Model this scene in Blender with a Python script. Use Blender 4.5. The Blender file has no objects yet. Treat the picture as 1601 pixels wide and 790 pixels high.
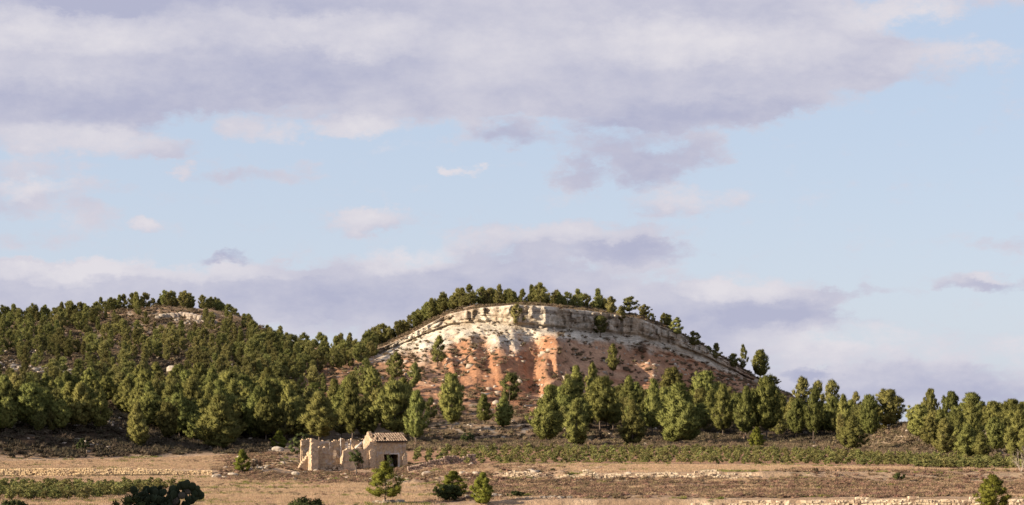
import bpy, bmesh, math, random
import numpy as np
from mathutils import Vector, Matrix
random.seed(7); RNG = np.random.default_rng(7)
C = bpy.context.scene.collection
S = bpy.context.scene
R = math.radians
F = 2986.0          # focal length in photograph pixels
CAMZ = 10.0         # eye height over the field
HOR = 640.0         # image row of the horizon

# ------------------------------------------------------------------ camera
cam = bpy.data.cameras.new('camera'); camo = bpy.data.objects.new('camera', cam); C.objects.link(camo)
camo.location = (0, 0, CAMZ); camo.rotation_euler = (R(90), 0, 0)
cam.sensor_width = 36; cam.lens = F / 1601 * 36; cam.shift_y = (HOR - 395) / 1601
cam.clip_start = 0.5; cam.clip_end = 30000
S.camera = camo

# ------------------------------------------------------------------ light
EXPO = 1.05
SUN_EL, SUN_A = R(20), R(22)      # elevation; angle behind the camera plane, sun on the left
sdir = Vector((-math.cos(SUN_EL) * math.cos(SUN_A), -math.cos(SUN_EL) * math.sin(SUN_A), math.sin(SUN_EL)))
sun = bpy.data.lights.new('sun', 'SUN'); suno = bpy.data.objects.new('sun', sun); C.objects.link(suno)
sun.energy = 5.0; sun.angle = R(0.5); sun.color = (1.0, 0.83, 0.62)
suno.rotation_euler = sdir.to_track_quat('Z', 'Y').to_euler()
S.view_settings.view_transform = 'Standard'; S.view_settings.look = 'None'
S.view_settings.exposure = EXPO; S.view_settings.gamma = 1

world = bpy.data.worlds.new('World'); S.world = world; world.use_nodes = True
SKY_STR = 0.1
def build_sky():
    nt = world.node_tree; nt.nodes.clear(); N = nt.nodes; L = nt.links
    def setin(sock, v):
        if hasattr(v, 'is_linked') or hasattr(v, 'links'): L.new(v, sock)
        else: sock.default_value = v
    def M(op, a, b=None, c=None, clamp=False):
        n = N.new('ShaderNodeMath'); n.operation = op; n.use_clamp = clamp
        for i, v in enumerate((a, b, c)):
            if v is not None: setin(n.inputs[i], v)
        return n.outputs[0]
    def V(op, a, b=None, c=None, out=0):
        n = N.new('ShaderNodeVectorMath'); n.operation = op
        for i, v in enumerate((a, b, c)):
            if v is not None: setin(n.inputs[i], v)
        return n.outputs[out]
    def noise(vec, scale, detail, rough, dim='3D', col=False):
        n = N.new('ShaderNodeTexNoise'); n.noise_dimensions = dim
        L.new(vec, n.inputs['Vector']); n.inputs['Scale'].default_value = scale
        n.inputs['Detail'].default_value = detail; n.inputs['Roughness'].default_value = rough
        return n.outputs['Color' if col else 0]
    def mapr(v, a, b, c, d, smooth=True):
        n = N.new('ShaderNodeMapRange'); n.interpolation_type = 'SMOOTHSTEP' if smooth else 'LINEAR'
        L.new(v, n.inputs[0])
        for i, x in enumerate((a, b, c, d)): n.inputs[i + 1].default_value = x
        return n.outputs[0]
    def mix(f, a, b):
        n = N.new('ShaderNodeMix'); n.data_type = 'RGBA'
        setin(n.inputs[0], f); setin(n.inputs[6], a); setin(n.inputs[7], b)
        return n.outputs[2]
    tc = N.new('ShaderNodeTexCoord'); d = V('NORMALIZE', tc.outputs['Generated'])
    sep = N.new('ShaderNodeSeparateXYZ'); L.new(d, sep.inputs[0])
    az = M('ARCTAN2', sep.outputs[0], sep.outputs[1]); el = M('ARCSINE', sep.outputs[2])
    # cloud coordinates: degrees-like units, 1 unit = 100 of the camera's pixels
    X = M('MULTIPLY', az, F / 100); Y = M('MULTIPLY', el, F / 100)
    cb = N.new('ShaderNodeCombineXYZ'); L.new(X, cb.inputs[0]); L.new(Y, cb.inputs[1])
    P = cb.outputs[0]
    # clouds: centre x, y (photo pixels), radii, density
    blobs = [(250, 60, 620, 105, 1.5), (900, 70, 560, 115, 1.5), (60, 150, 380, 80, 1.3), (620, 140, 500, 60, 1.1), (1180, 110, 260, 88, 1.2),
        (1060, 170, 260, 45, 1.0), (1440, 110, 190, 50, .55), (1440, 25, 180, 30, .6), (980, 225, 150, 42, .6), (895, 268, 52, 34, .6),
        (1010, 272, 80, 34, .62), (1095, 240, 55, 32, .45), (790, 212, 95, 28, .6), (115, 232, 210, 34, .8), (60, 276, 160, 20, .5),
        (265, 245, 90, 16, .35), (400, 212, 75, 30, .6), (545, 198, 105, 26, .62), (190, 298, 70, 13, .35), (302, 273, 30, 14, .5),
        (420, 287, 120, 17, .42), (480, 270, 40, 12, .3), (725, 268, 27, 12, .6), (568, 350, 105, 27, .68), (242, 360, 34, 17, .6),
        (175, 345, 75, 28, .45), (55, 322, 130, 40, .62), (70, 385, 200, 22, .35), (1055, 317, 125, 30, .62), (870, 374, 240, 34, .85),
        (1010, 396, 135, 24, .7), (300, 462, 480, 56, 1.2), (650, 470, 360, 88, 1.2), (870, 480, 330, 90, 1.15), (80, 455, 240, 42, .9),
        (1190, 475, 150, 52, .85), (1240, 505, 140, 38, .8), (1090, 505, 200, 70, .9), (1330, 465, 150, 14, .4), (1540, 442, 110, 20, .62),
        (1580, 384, 90, 16, .3), (1400, 545, 340, 44, .36), (1460, 612, 360, 48, .75), (1150, 590, 380, 60, .55), (1265, 581, 42, 12, .45),
        (365, 405, 48, 11, .5), (120, 480, 300, 30, .6)]
    lights = [(110, 75, 230, 34, .62), (560, 65, 150, 42, .75), (1020, 75, 170, 50, .85), (1225, 85, 130, 45, .6), (1390, 40, 130, 34, .7), (770, 95, 110, 50, .35),
        (400, 212, 75, 30, .6), (545, 196, 105, 26, .6), (160, 228, 170, 30, .55), (568, 345, 105, 24, .7), (60, 308, 60, 18, .6), (725, 268, 30, 14, .8),
        (302, 273, 30, 14, .7), (242, 357, 34, 15, .7), (1055, 312, 125, 24, .7), (830, 366, 220, 22, .7), (240, 424, 260, 20, .7), (640, 400, 90, 34, .8),
        (1180, 452, 120, 30, .85), (90, 438, 150, 16, .6), (1450, 545, 360, 40, .6), (1200, 530, 260, 30, .35), (1480, 100, 160, 40, .6),
        (1540, 434, 60, 10, .6), (30, 120, 120, 60, .4), (960, 175, 60, 20, .3)]
    darks = [(180, 15, 260, 34, .7), (420, 125, 260, 40, .5), (150, 175, 260, 44, .6), (1060, 185, 280, 34, .55), (950, 250, 200, 60, .5), (790, 212, 70, 26, .5),
        (450, 20, 160, 24, .5), (1010, 395, 150, 18, .5), (620, 470, 380, 50, .45), (1250, 500, 160, 34, .5), (1100, 515, 200, 50, .4), (1545, 450, 90, 12, .5), (1440, 622, 360, 30, .4), (365, 405, 48, 11, .7), (1265, 581, 42, 12, .8), (80, 20, 200, 60, .3)]
    def field(p, lst):
        acc = None
        for cx, cy, rx, ry, w in lst:
            ix, iy = 100 / rx, 100 / ry
            q = V('MULTIPLY_ADD', p, (ix, iy, 0), (-(cx - 800) / 100 * ix, -(HOR - cy) / 100 * iy, 0))
            q = V('DOT_PRODUCT', q, q, out=1)
            q = M('SUBTRACT', 1.0, q, clamp=True)
            acc = M('MULTIPLY', q, w) if acc is None else M('MULTIPLY_ADD', q, w, acc)
        return acc
    st = V('MULTIPLY', P, (0.55, 1.0, 1.0))
    w1 = V('SUBTRACT', noise(st, 0.9, 3, .55, '2D', True), (.5, .5, .5))
    w2 = V('SUBTRACT', noise(st, 3.2, 4, .6, '2D', True), (.5, .5, .5))
    Pw = V('MULTIPLY_ADD', w1, (1.1, .55, 0), P); w3 = V('SUBTRACT', noise(st, 9, 6, .7, '2D', True), (.5, .5, .5))
    Pw = V('MULTIPLY_ADD', w2, (.5, .3, 0), Pw); Pw = V('MULTIPLY_ADD', w3, (.26, .17, 0), Pw)
    fine = noise(V('ADD', st, (3.1, 7.7, 0)), 2.4, 9, .68, '2D')
    blobs = [(x, y, a_, b_, w * (1.25 if a_ * b_ < 3200 else 1.0)) for x, y, a_, b_, w in blobs]
    D = field(Pw, blobs)
    # beyond the frame the same broken cloud goes on
    side = M('MAXIMUM', mapr(M('ABSOLUTE', X), 8.5, 12.5, 0, 1), mapr(Y, 7.2, 10.5, 0, 1))
    d3 = noise(V('MULTIPLY', d, (1, 1, 2.2)), 2.6, 5, .55)
    D = M('MULTIPLY_ADD', side, mapr(d3, .38, .62, 0, 1.1), D)
    D = M('ADD', D, M('MULTIPLY_ADD', fine, 1.5, -.75))
    mask = mapr(D, .04, .74, 0, .96)
    soft = noise(V('ADD', st, (13.1, 1.7, 0)), .8, 4, .5, '2D')
    br = M('SUBTRACT', field(Pw, lights), field(Pw, darks))
    edge = mapr(D, .15, .8, .26, 0)
    br = M('ADD', br, edge)
    br = M('ADD', br, M('MULTIPLY_ADD', fine, 1.1, -.55)); br = M('ADD', br, M('MULTIPLY_ADD', soft, 1.1, -.55))
    br = mapr(br, -.65, .95, 0, 1, False)
    K = 1 / (SKY_STR * 2 ** EXPO)
    def srgb(r, g, b):
        return tuple((((c / 255 + .055) / 1.055) ** 2.4) * K for c in (r, g, b)) + (1,)
    ccol = mix(br, srgb(179, 181, 205), srgb(226, 222, 228))
    sky = N.new('ShaderNodeTexSky'); sky.sky_type = 'NISHITA'; sky.sun_disc = False
    sky.sun_elevation = SUN_EL; sky.sun_rotation = math.atan2(sdir.x, sdir.y)
    sky.altitude = 400; sky.air_density = 1.0; sky.dust_density = 1.5; sky.ozone_density = 1.2
    clear = V('MULTIPLY', sky.outputs[0], (1.0, 1.0, 1.0))
    global SKYDBG
    hz = mix(mapr(Y, 0, 6, 0, 1), srgb(205, 213, 229), srgb(190, 205, 228))
    clear = mix(.86, clear, hz)
    out = mix(mask, clear, ccol)
    bg = N.new('ShaderNodeBackground'); L.new(out, bg.inputs[0]); bg.inputs[1].default_value = SKY_STR
    o = N.new('ShaderNodeOutputWorld'); L.new(bg.outputs[0], o.inputs[0])
build_sky()

# ------------------------------------------------------------------ noise
def _h(ix, iy, s):
    n = (ix.astype(np.int64) * 374761393 + iy.astype(np.int64) * 668265263 + s * 974634777) & 0xffffffff
    n = ((n ^ (n >> 13)) * 1274126177) & 0xffffffff
    n = (n ^ (n >> 16)) & 0xffffffff
    return n / 4294967295.0
def vn(x, y, s=0):
    x = np.asarray(x, float); y = np.asarray(y, float); x, y = np.broadcast_arrays(x, y)
    ix = np.floor(x); iy = np.floor(y); fx = x - ix; fy = y - iy
    fx = fx * fx * (3 - 2 * fx); fy = fy * fy * (3 - 2 * fy)
    a = _h(ix, iy, s); b = _h(ix + 1, iy, s); c = _h(ix, iy + 1, s); d = _h(ix + 1, iy + 1, s)
    return (a * (1 - fx) + b * fx) * (1 - fy) + (c * (1 - fx) + d * fx) * fy
def fbm(x, y, o=4, s=0, g=.5):
    t = 0; a = 1; n = 0
    x = np.asarray(x, float); y = np.asarray(y, float)
    for i in range(o):
        t = t + a * vn(x * 2 ** i + 17.3 * i, y * 2 ** i - 9.1 * i, s + i); n += a; a *= g
    return t / n            # 0..1
def sm(x, a, b):
    t = np.clip((np.asarray(x, float) - a) / (b - a), 0, 1); return t * t * (3 - 2 * t)

# ------------------------------------------------------------------ bookkeeping
def tag(o, label=None, cat=None, group=None, kind=None):
    if label: o['label'] = label
    if cat: o['category'] = cat
    if group: o['group'] = group
    if kind: o['kind'] = kind
    return o
def empty(name, loc, rz=0, sc=None):
    o = bpy.data.objects.new(name, None); C.objects.link(o); o.location = loc; o.rotation_euler = (0, 0, rz)
    o.empty_display_size = .3
    if sc is not None: o.scale = sc
    return o
def link(name, me, parent=None, loc=None, rz=None, sc=None):
    o = bpy.data.objects.new(name, me); C.objects.link(o)
    if parent is not None: o.parent = parent
    if loc is not None: o.location = loc
    if rz is not None: o.rotation_euler = (0, 0, rz)
    if sc is not None: o.scale = sc
    return o
def mesh_np(name, v, f, mats, mi=None, nrm=None, smooth=True):
    """v (n,3); f list of int arrays (each (m,3) or (m,4)), mi a material index per face"""
    v = np.asarray(v, np.float32); me = bpy.data.meshes.new(name)
    if not isinstance(f, list): f = [f]
    f = [np.asarray(a, np.int32) for a in f if len(a)]
    tot = np.concatenate([np.full(len(a), a.shape[1], np.int32) for a in f]); idx = np.concatenate([a.ravel() for a in f])
    st = np.concatenate(([0], np.cumsum(tot)[:-1])).astype(np.int32)
    me.vertices.add(len(v)); me.vertices.foreach_set('co', v.ravel())
    me.loops.add(len(idx)); me.loops.foreach_set('vertex_index', idx)
    me.polygons.add(len(tot)); me.polygons.foreach_set('loop_start', st); me.polygons.foreach_set('loop_total', tot)
    if mi is not None: me.polygons.foreach_set('material_index', np.asarray(mi, np.int32))
    me.update(calc_edges=True)
    me.polygons.foreach_set('use_smooth', np.full(len(tot), bool(smooth)))
    for m in (mats if isinstance(mats, (list, tuple)) else [mats]): me.materials.append(m)
    if nrm is not None: me.normals_split_custom_set_from_vertices(np.asarray(nrm, np.float32))
    return me

# ------------------------------------------------------------------ materials
def mat(name, col, col2=None, scale=3.0, rough=.95, bump=0.0, bscale=None, rnd=0.0, trans=0.0, coord='Object', stretch=(1, 1, 1), attr=None, detail=5, c3=None, s3=1.0, spec=.1):
    m = bpy.data.materials.new(name); m.use_nodes = True; nt = m.node_tree; N = nt.nodes; L = nt.links
    b = N['Principled BSDF']; b.inputs['Roughness'].default_value = rough; b.inputs['Specular IOR Level'].default_value = spec
    tc = N.new('ShaderNodeTexCoord'); mp = N.new('ShaderNodeMapping'); mp.inputs['Scale'].default_value = stretch
    L.new(tc.outputs[coord], mp.inputs[0])
    def noise(s, d=detail, r=.6):
        n = N.new('ShaderNodeTexNoise'); n.inputs['Scale'].default_value = s; n.inputs['Detail'].default_value = d; n.inputs['Roughness'].default_value = r
        L.new(mp.outputs[0], n.inputs['Vector']); return n.outputs[0]
    def ramp(v, a, b_):
        n = N.new('ShaderNodeMapRange'); L.new(v, n.inputs[0]); n.inputs[1].default_value = a; n.inputs[2].default_value = b_; return n.outputs[0]
    def mix(f, a, b_, t='MIX'):
        n = N.new('ShaderNodeMix'); n.data_type = 'RGBA'; n.blend_type = t
        for s, v in ((n.inputs[0], f), (n.inputs[6], a), (n.inputs[7], b_)):
            if hasattr(v, 'links'): L.new(v, s)
            else: s.default_value = v if not isinstance(v, tuple) else (*v[:3], 1)
        return n.outputs[2]
    c = (*col, 1)
    if col2 is not None: c = mix(ramp(noise(scale), .35, .65), tuple(col), tuple(col2))
    if c3 is not None: c = mix(ramp(noise(s3), .52, .62), c, tuple(c3))
    if rnd:
        oi = N.new('ShaderNodeObjectInfo'); h = N.new('ShaderNodeHueSaturation')
        r1 = N.new('ShaderNodeMapRange'); L.new(oi.outputs['Random'], r1.inputs[0]); r1.inputs[3].default_value = 1 - rnd; r1.inputs[4].default_value = 1 + rnd
        L.new(r1.outputs[0], h.inputs['Value'])
        wn = N.new('ShaderNodeTexWhiteNoise'); wn.noise_dimensions = '1D'; L.new(oi.outputs['Random'], wn.inputs['W'])
        r2 = N.new('ShaderNodeMapRange'); L.new(wn.outputs[0], r2.inputs[0]); r2.inputs[3].default_value = .5 - rnd * .07; r2.inputs[4].default_value = .5 + rnd * .05
        L.new(r2.outputs[0], h.inputs['Hue'])
        if hasattr(c, 'links'): L.new(c, h.inputs['Color'])
        else: h.inputs['Color'].default_value = c
        c = h.outputs[0]
    if hasattr(c, 'links'): L.new(c, b.inputs['Base Color'])
    else: b.inputs['Base Color'].default_value = c
    if bump:
        bp = N.new('ShaderNodeBump'); bp.inputs['Distance'].default_value = bump; L.new(noise(bscale or scale * 3, 6, .65), bp.inputs['Height'])
        L.new(bp.outputs[0], b.inputs['Normal'])
    if trans:
        tr = N.new('ShaderNodeBsdfTranslucent'); ms = N.new('ShaderNodeMixShader'); ms.inputs[0].default_value = trans
        if hasattr(c, 'links'): L.new(c, tr.inputs[0])
        else: tr.inputs[0].default_value = c
        L.new(b.outputs[0], ms.inputs[1]); L.new(tr.outputs[0], ms.inputs[2]); L.new(ms.outputs[0], N['Material Output'].inputs[0])
    return m
M_pine = mat('pine_foliage', (.105, .116, .035), (.24, .238, .074), 20, rnd=.34, trans=.22)
M_pine_f = mat('pale_pine_foliage', (.118, .124, .042), (.26, .25, .088), 18, rnd=.34, trans=.24)  # paler pine foliage for the low-detail far trees
M_pine_g = mat('young_pine_foliage', (.11, .125, .022), (.24, .245, .05), 20, rnd=.15, trans=.25)
M_bark = mat('pine_bark', (.10, .075, .06), (.16, .13, .11), 4, bump=.03)
M_oak = mat('evergreen_leaf', (.030, .038, .014), (.05, .06, .02), 3, rnd=.1, trans=.1)
M_fig = mat('fig_leaf', (.042, .055, .02), (.075, .085, .03), 3, rnd=.1, trans=.15)
M_vine = mat('vine_leaf', (.11, .125, .038), (.24, .22, .085), 6, rnd=.38, trans=.25)
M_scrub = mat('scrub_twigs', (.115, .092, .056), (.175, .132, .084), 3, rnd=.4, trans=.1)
M_bank = mat('shade_scrub', (.06, .052, .034), (.09, .07, .048), 3, rnd=.3)  # scrub colour darkened to carry the shade of bank and wood
M_heath = mat('dry_heath', (.15, .10, .066), (.235, .165, .105), 3, rnd=.45, trans=.1)
M_grass = mat('dry_grass', (.36, .25, .16), (.50, .37, .24), 3, rnd=.25, trans=.3)
M_ggrass = mat('green_weeds', (.13, .15, .035), (.2, .2, .06), 3, rnd=.2, trans=.25)
M_stone = mat('limestone', (.50, .41, .28), (.38, .30, .21), 2.5, bump=.04, rnd=.15, c3=(.27, .21, .16), s3=1.2)
M_rock = mat('pale_rock', (.42, .36, .29), (.30, .25, .20), 1.2, bump=.1, rnd=.12)
# ------------------------------------------------------------------ terrain: one sheet from behind the camera to the horizon
# surveyed profile lines, near to far; each: list of (px, Y, z) or (px, py, Y) -> z from the sight line
def zof(py, Y): return CAMZ - (py - HOR) * Y / F
def PY(*a): return [(px, Y, zof(py, Y)) for px, py, Y in a]
LN = []
def ln(t, pts, rows): LN.append((t, sorted(pts), rows))
ln(0, [(800, -80, 8.9)], 4)
ln(1, [(800, 5, 8.3)], 8)
ln(2, [(0, 60, 5.6), (1600, 60, 5.4)], 10)
ln(3, [(800, 100, 3.2)], 12)
ln(4, [(800, 150, .5)], 12)
ln(5, [(0, 195, 0), (850, 195, 0), (1600, 195, -.05)], 3)                                   # foot of the lower wall
ln(6, [(450, 195.7, .02), (700, 195.7, .15), (850, 195.7, .75), (1600, 195.7, .8)], 34)       # top of it
ln(7, [(0, 255, .05), (350, 255, .05), (480, 250, .0), (640, 240, .25), (760, 231, .9), (1600, 229, 1.0)], 14)
ln(8, [(0, 284, .05), (330, 284, .25), (480, 268, .1), (640, 252, .3), (770, 243, 1.1), (1200, 243, 1.2), (1400, 240, 1.3), (1600, 240, 1.3)], 4)
ln(9, [(0, 285, 1.05), (330, 285, .9), (360, 286, .6), (440, 280, .3), (480, 299, .35), (625, 297, .45), (665, 262, .6), (770, 244, 1.7), (1200, 244, 1.95), (1350, 246, 1.85), (1600, 250, 1.75)], 34)
ln(10, PY((0, 722, 313), (200, 717, 325), (360, 712, 340), (480, 713, 332), (560, 718, 323), (635, 726, 308), (700, 727, 288), (800, 725, 280), (1200, 727, 272), (1400, 730, 264), (1600, 733, 257)), 44)
ln(11, PY((0, 704, 326), (200, 705, 340), (360, 705, 358), (480, 706, 352), (640, 706, 348), (850, 703, 355), (1200, 706, 345), (1400, 716, 306), (1500, 720, 294), (1600, 725, 280)), 24)
ln(12, PY((0, 676, 342), (150, 675, 352), (230, 686, 365), (300, 696, 378), (360, 700, 385), (480, 697, 392), (640, 693, 400), (850, 690, 405), (1100, 692, 400), (1250, 697, 385), (1340, 703, 360), (1450, 710, 330), (1600, 718, 298)), 50)
ln(13, PY((0, 605, 420), (200, 625, 432), (400, 645, 440), (640, 650, 455), (800, 650, 455), (1000, 652, 455), (1200, 662, 450), (1300, 675, 430), (1365, 674, 385), (1415, 664, 372), (1460, 676, 372), (1600, 694, 350)), 50)
ln(14, PY((0, 562, 490), (200, 572, 500), (450, 604, 490), (600, 606, 492), (800, 612, 490), (920, 616, 494), (1000, 620, 508), (1100, 632, 524), (1200, 648, 540), (1300, 664, 530), (1400, 674, 450), (1600, 690, 420)), 56)
ln(15, PY((0, 532, 545), (300, 545, 540), (450, 584, 522), (530, 575, 530), (600, 560, 543), (700, 536, 537), (800, 535, 524), (870, 538, 524), (950, 545, 546), (1050, 558, 570), (1150, 590, 600), (1200, 612, 611), (1300, 655, 600), (1400, 673, 560), (1600, 689, 520)), 30)
ln(16, PY((0, 516, 572), (300, 512, 575), (400, 530, 565), (450, 560, 545), (530, 566, 542), (600, 549, 560), (640, 532, 557), (700, 508, 549), (750, 503, 542), (800, 506, 536), (850, 510, 536), (900, 514, 545), (950, 519, 553), (1000, 524, 562), (1050, 538, 575), (1100, 556, 590), (1150, 580, 605), (1200, 605, 615), (1300, 652, 620), (1400, 672, 600), (1600, 688, 600)), 24)
ln(17, PY((0, 515, 573), (300, 511, 576), (400, 529, 566), (450, 558.5, 546), (530, 564, 543), (600, 543, 561), (640, 524, 558), (680, 503, 551), (700, 492, 550), (750, 482, 543.2), (800, 478, 537.4), (850, 479, 537.4), (900, 485, 546), (950, 491, 554), (1000, 499, 563), (1050, 518, 576), (1100, 543, 591), (1150, 573, 606), (1200, 603, 616), (1300, 651, 621), (1400, 671.5, 601), (1600, 687.5, 601)), 18)
ln(18, PY((-500, 512, 600), (0, 505, 600), (120, 493, 600), (200, 483, 600), (270, 479, 600), (330, 485, 600), (370, 494, 598), (400, 507, 590), (450, 530, 575), (500, 541, 565), (560, 546, 562), (600, 537, 573), (640, 519, 571), (700, 487, 565), (750, 477.5, 558), (800, 474, 553), (870, 476, 553), (950, 486, 568), (1000, 494, 577), (1050, 514, 589), (1100, 540, 603), (1150, 570, 616), (1200, 600, 626), (1240, 620, 628), (1300, 648, 630), (1400, 671, 620), (1600, 687, 620)), 14)
L18 = LN[-1][1]
def off(dY, f): return [(px, Y + dY, f(px, z)) for px, Y, z in L18]
ln(19, off(30, lambda px, z: z - (14 if 340 <= px <= 560 else 3 if px < 330 or px < 950 else 12) if z > 16 else z), 10)
ln(20, off(90, lambda px, z: (z - 14) * (.55 if px > 330 else .9)), 8)
ln(21, [(800, 1100, -60)], 6)
ln(22, [(800, 3000, -90)], 6)
ln(23, [(800, 25000, -225)], 1)
us = np.concatenate([[-4200, -2600, -1600, -1000, -600, -400, -300], np.arange(-230, -20, 10), np.arange(-20, 1622, 2.0), np.arange(1630, 1840, 10), [1900, 2000, 2200, 2600, 3300, 4200, 5800]])
nu = len(us)
rowsY, rowsZ, rowsT = [], [], []
for k in range(len(LN) - 1):
    t0, p0, n = LN[k]; t1, p1, _ = LN[k + 1]
    a0 = np.array(p0, float); a1 = np.array(p1, float)
    Y0 = np.interp(us, a0[:, 0], a0[:, 1]); Z0 = np.interp(us, a0[:, 0], a0[:, 2])
    Y1 = np.interp(us, a1[:, 0], a1[:, 1]); Z1 = np.interp(us, a1[:, 0], a1[:, 2])
    for i in range(n):
        f = i / n; rowsY.append(Y0 + (Y1 - Y0) * f); rowsZ.append(Z0 + (Z1 - Z0) * f); rowsT.append(t0 + f)
rowsY.append(Y1); rowsZ.append(Z1); rowsT.append(float(t1))
GY = np.array(rowsY); GZ = np.array(rowsZ); T = np.array(rowsT); nv = len(T)
U = np.broadcast_to(us, GY.shape); TT = np.broadcast_to(T[:, None], GY.shape)
def smooth_rows(A, lo, hi, it):
    a = A.copy()
    i0, i1 = np.searchsorted(T, lo), np.searchsorted(T, hi)
    for _ in range(it): a[i0 + 1:i1 - 1] = .25 * a[i0:i1 - 2] + .5 * a[i0 + 1:i1 - 1] + .25 * a[i0 + 2:i1]
    return a
GZ = smooth_rows(GZ, 11.1, 15.9, 30); GZ = smooth_rows(GZ, 1, 4.9, 6)
Yeff = np.maximum(GY, 190.0)
GX = (U - 800) * Yeff / F
hillx = (U - 800) * 545 / F
win = sm(U, 455, 560) * (1 - sm(U, 1180, 1260))       # the bare face of the big hill
# ribs and gullies
wv = sm(TT, 13.1, 14.1) * (1 - .75 * sm(TT, 15.3, 16.0)) * (TT < 17)
q = fbm(hillx / 26, TT * .5, 3, 5)
n1 = fbm(hillx / 8.5 + q * 2.2, TT * .35, 3, 11); rib = 1 - np.abs(2 * n1 - 1) * 2.2
n2 = fbm(hillx / 3.2 + q * 3, TT * .9, 3, 21); rib2 = 1 - np.abs(2 * n2 - 1) * 2.0
hillx0 = hillx; hillx = hillx + (np.clip(TT, 13, 15.3) - 15.3) * (3.5 + 6 * (fbm(U / 130, TT * .3, 2, 4) - .5)) * win
dY = -(rib * 1.0 + rib2 * 1.1 + fbm(hillx / 2.4, TT * 7, 4, 23) * 2.2 + (fbm(hillx / .9, TT * 16, 3, 24) - .5) * 1.0) * wv * win
wob = 26 * (fbm(TT * 2.2, U / 60, 3, 3) - .5)
for bx, bw, tb, amp in [(530, 16, 15.0, 2.5), (596, 15, 15.15, 4.5), (661, 18, 15.15, 5.5), (700, 10, 14.6, 3), (734, 18, 15.2, 7), (779, 17, 15.15, 7.5), (866, 22, 15.25, 10.5), (848, 13, 14.5, 5), (886, 10, 14.2, 3.5), (1016, 13, 15.35, 8)]:
    dn = np.clip(tb - TT, 0, 2.5)
    xx = np.abs(U + wob - bx - dn * 5) / (bw * (.8 + .75 * dn))
    head = 1 - sm(TT, tb - .02, tb + .42)
    dY -= amp * (1 - sm(xx, .0, 1.3)) * (.8 + .4 * fbm(hillx / 2.0, TT * 5, 3, 33)) * head * (1 - .42 * dn).clip(0) * sm(TT, 12.9, 13.6)
dY += 5.0 * (1 - sm(np.abs(U + wob - 824 - 8 * np.clip(15.2 - TT, 0, 2)) / 20, .2, 1.2)) * sm(TT, 13.2, 14) * (1 - sm(TT, 15.3, 15.9))
# cliff: vertical joints and ledges
cl = sm(TT, 15.9, 16.1) * (1 - sm(TT, 17.0, 17.4))
hillx = hillx0
jx = hillx + 1.2 * (fbm(hillx / 5, TT * 2, 2, 41) - .5)
blk = _h(np.floor(jx / 2.1 + 1.3 * np.floor(TT * 3) * .37), np.floor(TT * 3.0), 51) * .7 + _h(np.floor(jx / .9), np.floor(TT * 5.3), 52) * .35 + fbm(hillx / 9, TT, 3, 53) * 1.6
dY -= (blk * 1.7 + 1.3 * (vn(hillx / .8, TT * 1.5, 54) > .72)) * cl * win
strat = vn(hillx / 22 + 5, TT * 6.5, 61)
dY -= (strat * .45) * sm(TT, 15.2, 15.6) * (1 - sm(TT, 17.0, 17.3)) * win
# everyday unevenness
hill = sm(TT, 11.4, 13.0) * (1 - sm(TT, 18.6, 21))
dZ = hill * ((fbm(GX / 30, GY / 30, 3, 71) - .5) * 2.0 * (1 - win) + (fbm(GX / 6, GY / 6, 4, 72) - .5) * 1.3)
dZ = dZ * (1 - .7 * cl * win)
plain = (TT > 2) * (1 - hill)
dZ = dZ + plain * ((fbm(GX / 12, GY / 12, 3, 81) - .5) * .25 + (fbm(GX / 2.2, GY / 2.2, 3, 82) - .5) * .16)
rub = sm(U, 330, 400) * (1 - sm(U, 900, 1000)) * sm(TT, 7.2, 8) * (1 - sm(TT, 9.6, 10.3))
rub2 = sm(U, 620, 700) * sm(TT, 6.8, 7.2) * (1 - sm(TT, 8.9, 9.2))
dZ = dZ + (rub + rub2 * .7) * (fbm(GX / 1.6, GY / 3.0, 4, 85) - .5) * .8
mound = np.exp(-(((U - 425) / 62) ** 2 + ((GY - 318) / 16) ** 2)); dZ = dZ + mound * 1.1        # rubble mound left of the ruin
bank = (1 - sm(U, 170, 300)) * sm(TT, 10.3, 11.5) * (1 - sm(TT, 12, 12.6)); dZ = dZ + bank * (fbm(GX / 5, GY / 4, 4, 86) - .5) * 2.0
spur = np.exp(-(np.abs((GX + 150) / 34) ** 2.6 + np.abs((GY - 327) / 30) ** 2.6)); dZ = dZ + spur * 28 * (GX < 0)  # unseen spur, raised left of the frame to shade the wood edge
GY2 = GY + dY; GZ2 = GZ + dZ
# sight-line rows stay put: x follows Y
Yeff2 = np.maximum(GY2, 190.0); GX2 = (U - 800) * Yeff2 / F
PROJ = HOR - (GZ2 - CAMZ) * F / np.maximum(GY2, 1)
# albedo per vertex
def mixc(a, b, w): return a + (np.array(b)[None, None, :] - a) * w[..., None]
fx, fy = GX, GY
N1 = fbm(fx / 4, fy / 6, 5, 91); N2 = fbm(fx / 14, fy / 20, 4, 92); N3 = fbm(hillx / 5, TT * 2.2, 5, 93); N4 = fbm(hillx / 14, TT * 1.1, 4, 94)
col = np.zeros(GY.shape + (3,)); col[:] = (.19, .135, .085)
col = mixc(col, (.30, .20, .13), sm(N1, .45, .7))                                   # hillside soil
stony = sm(fbm(fx / 1.5, fy / 3, 3, 95), .62, .72) * sm(TT, 10.5, 11.5); col = mixc(col, (.42, .37, .31), stony * .55)
rightk = sm(U, 1330, 1380) * sm(TT, 11.5, 12); col = mixc(col, (.33, .25, .17), rightk * .7)
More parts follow.
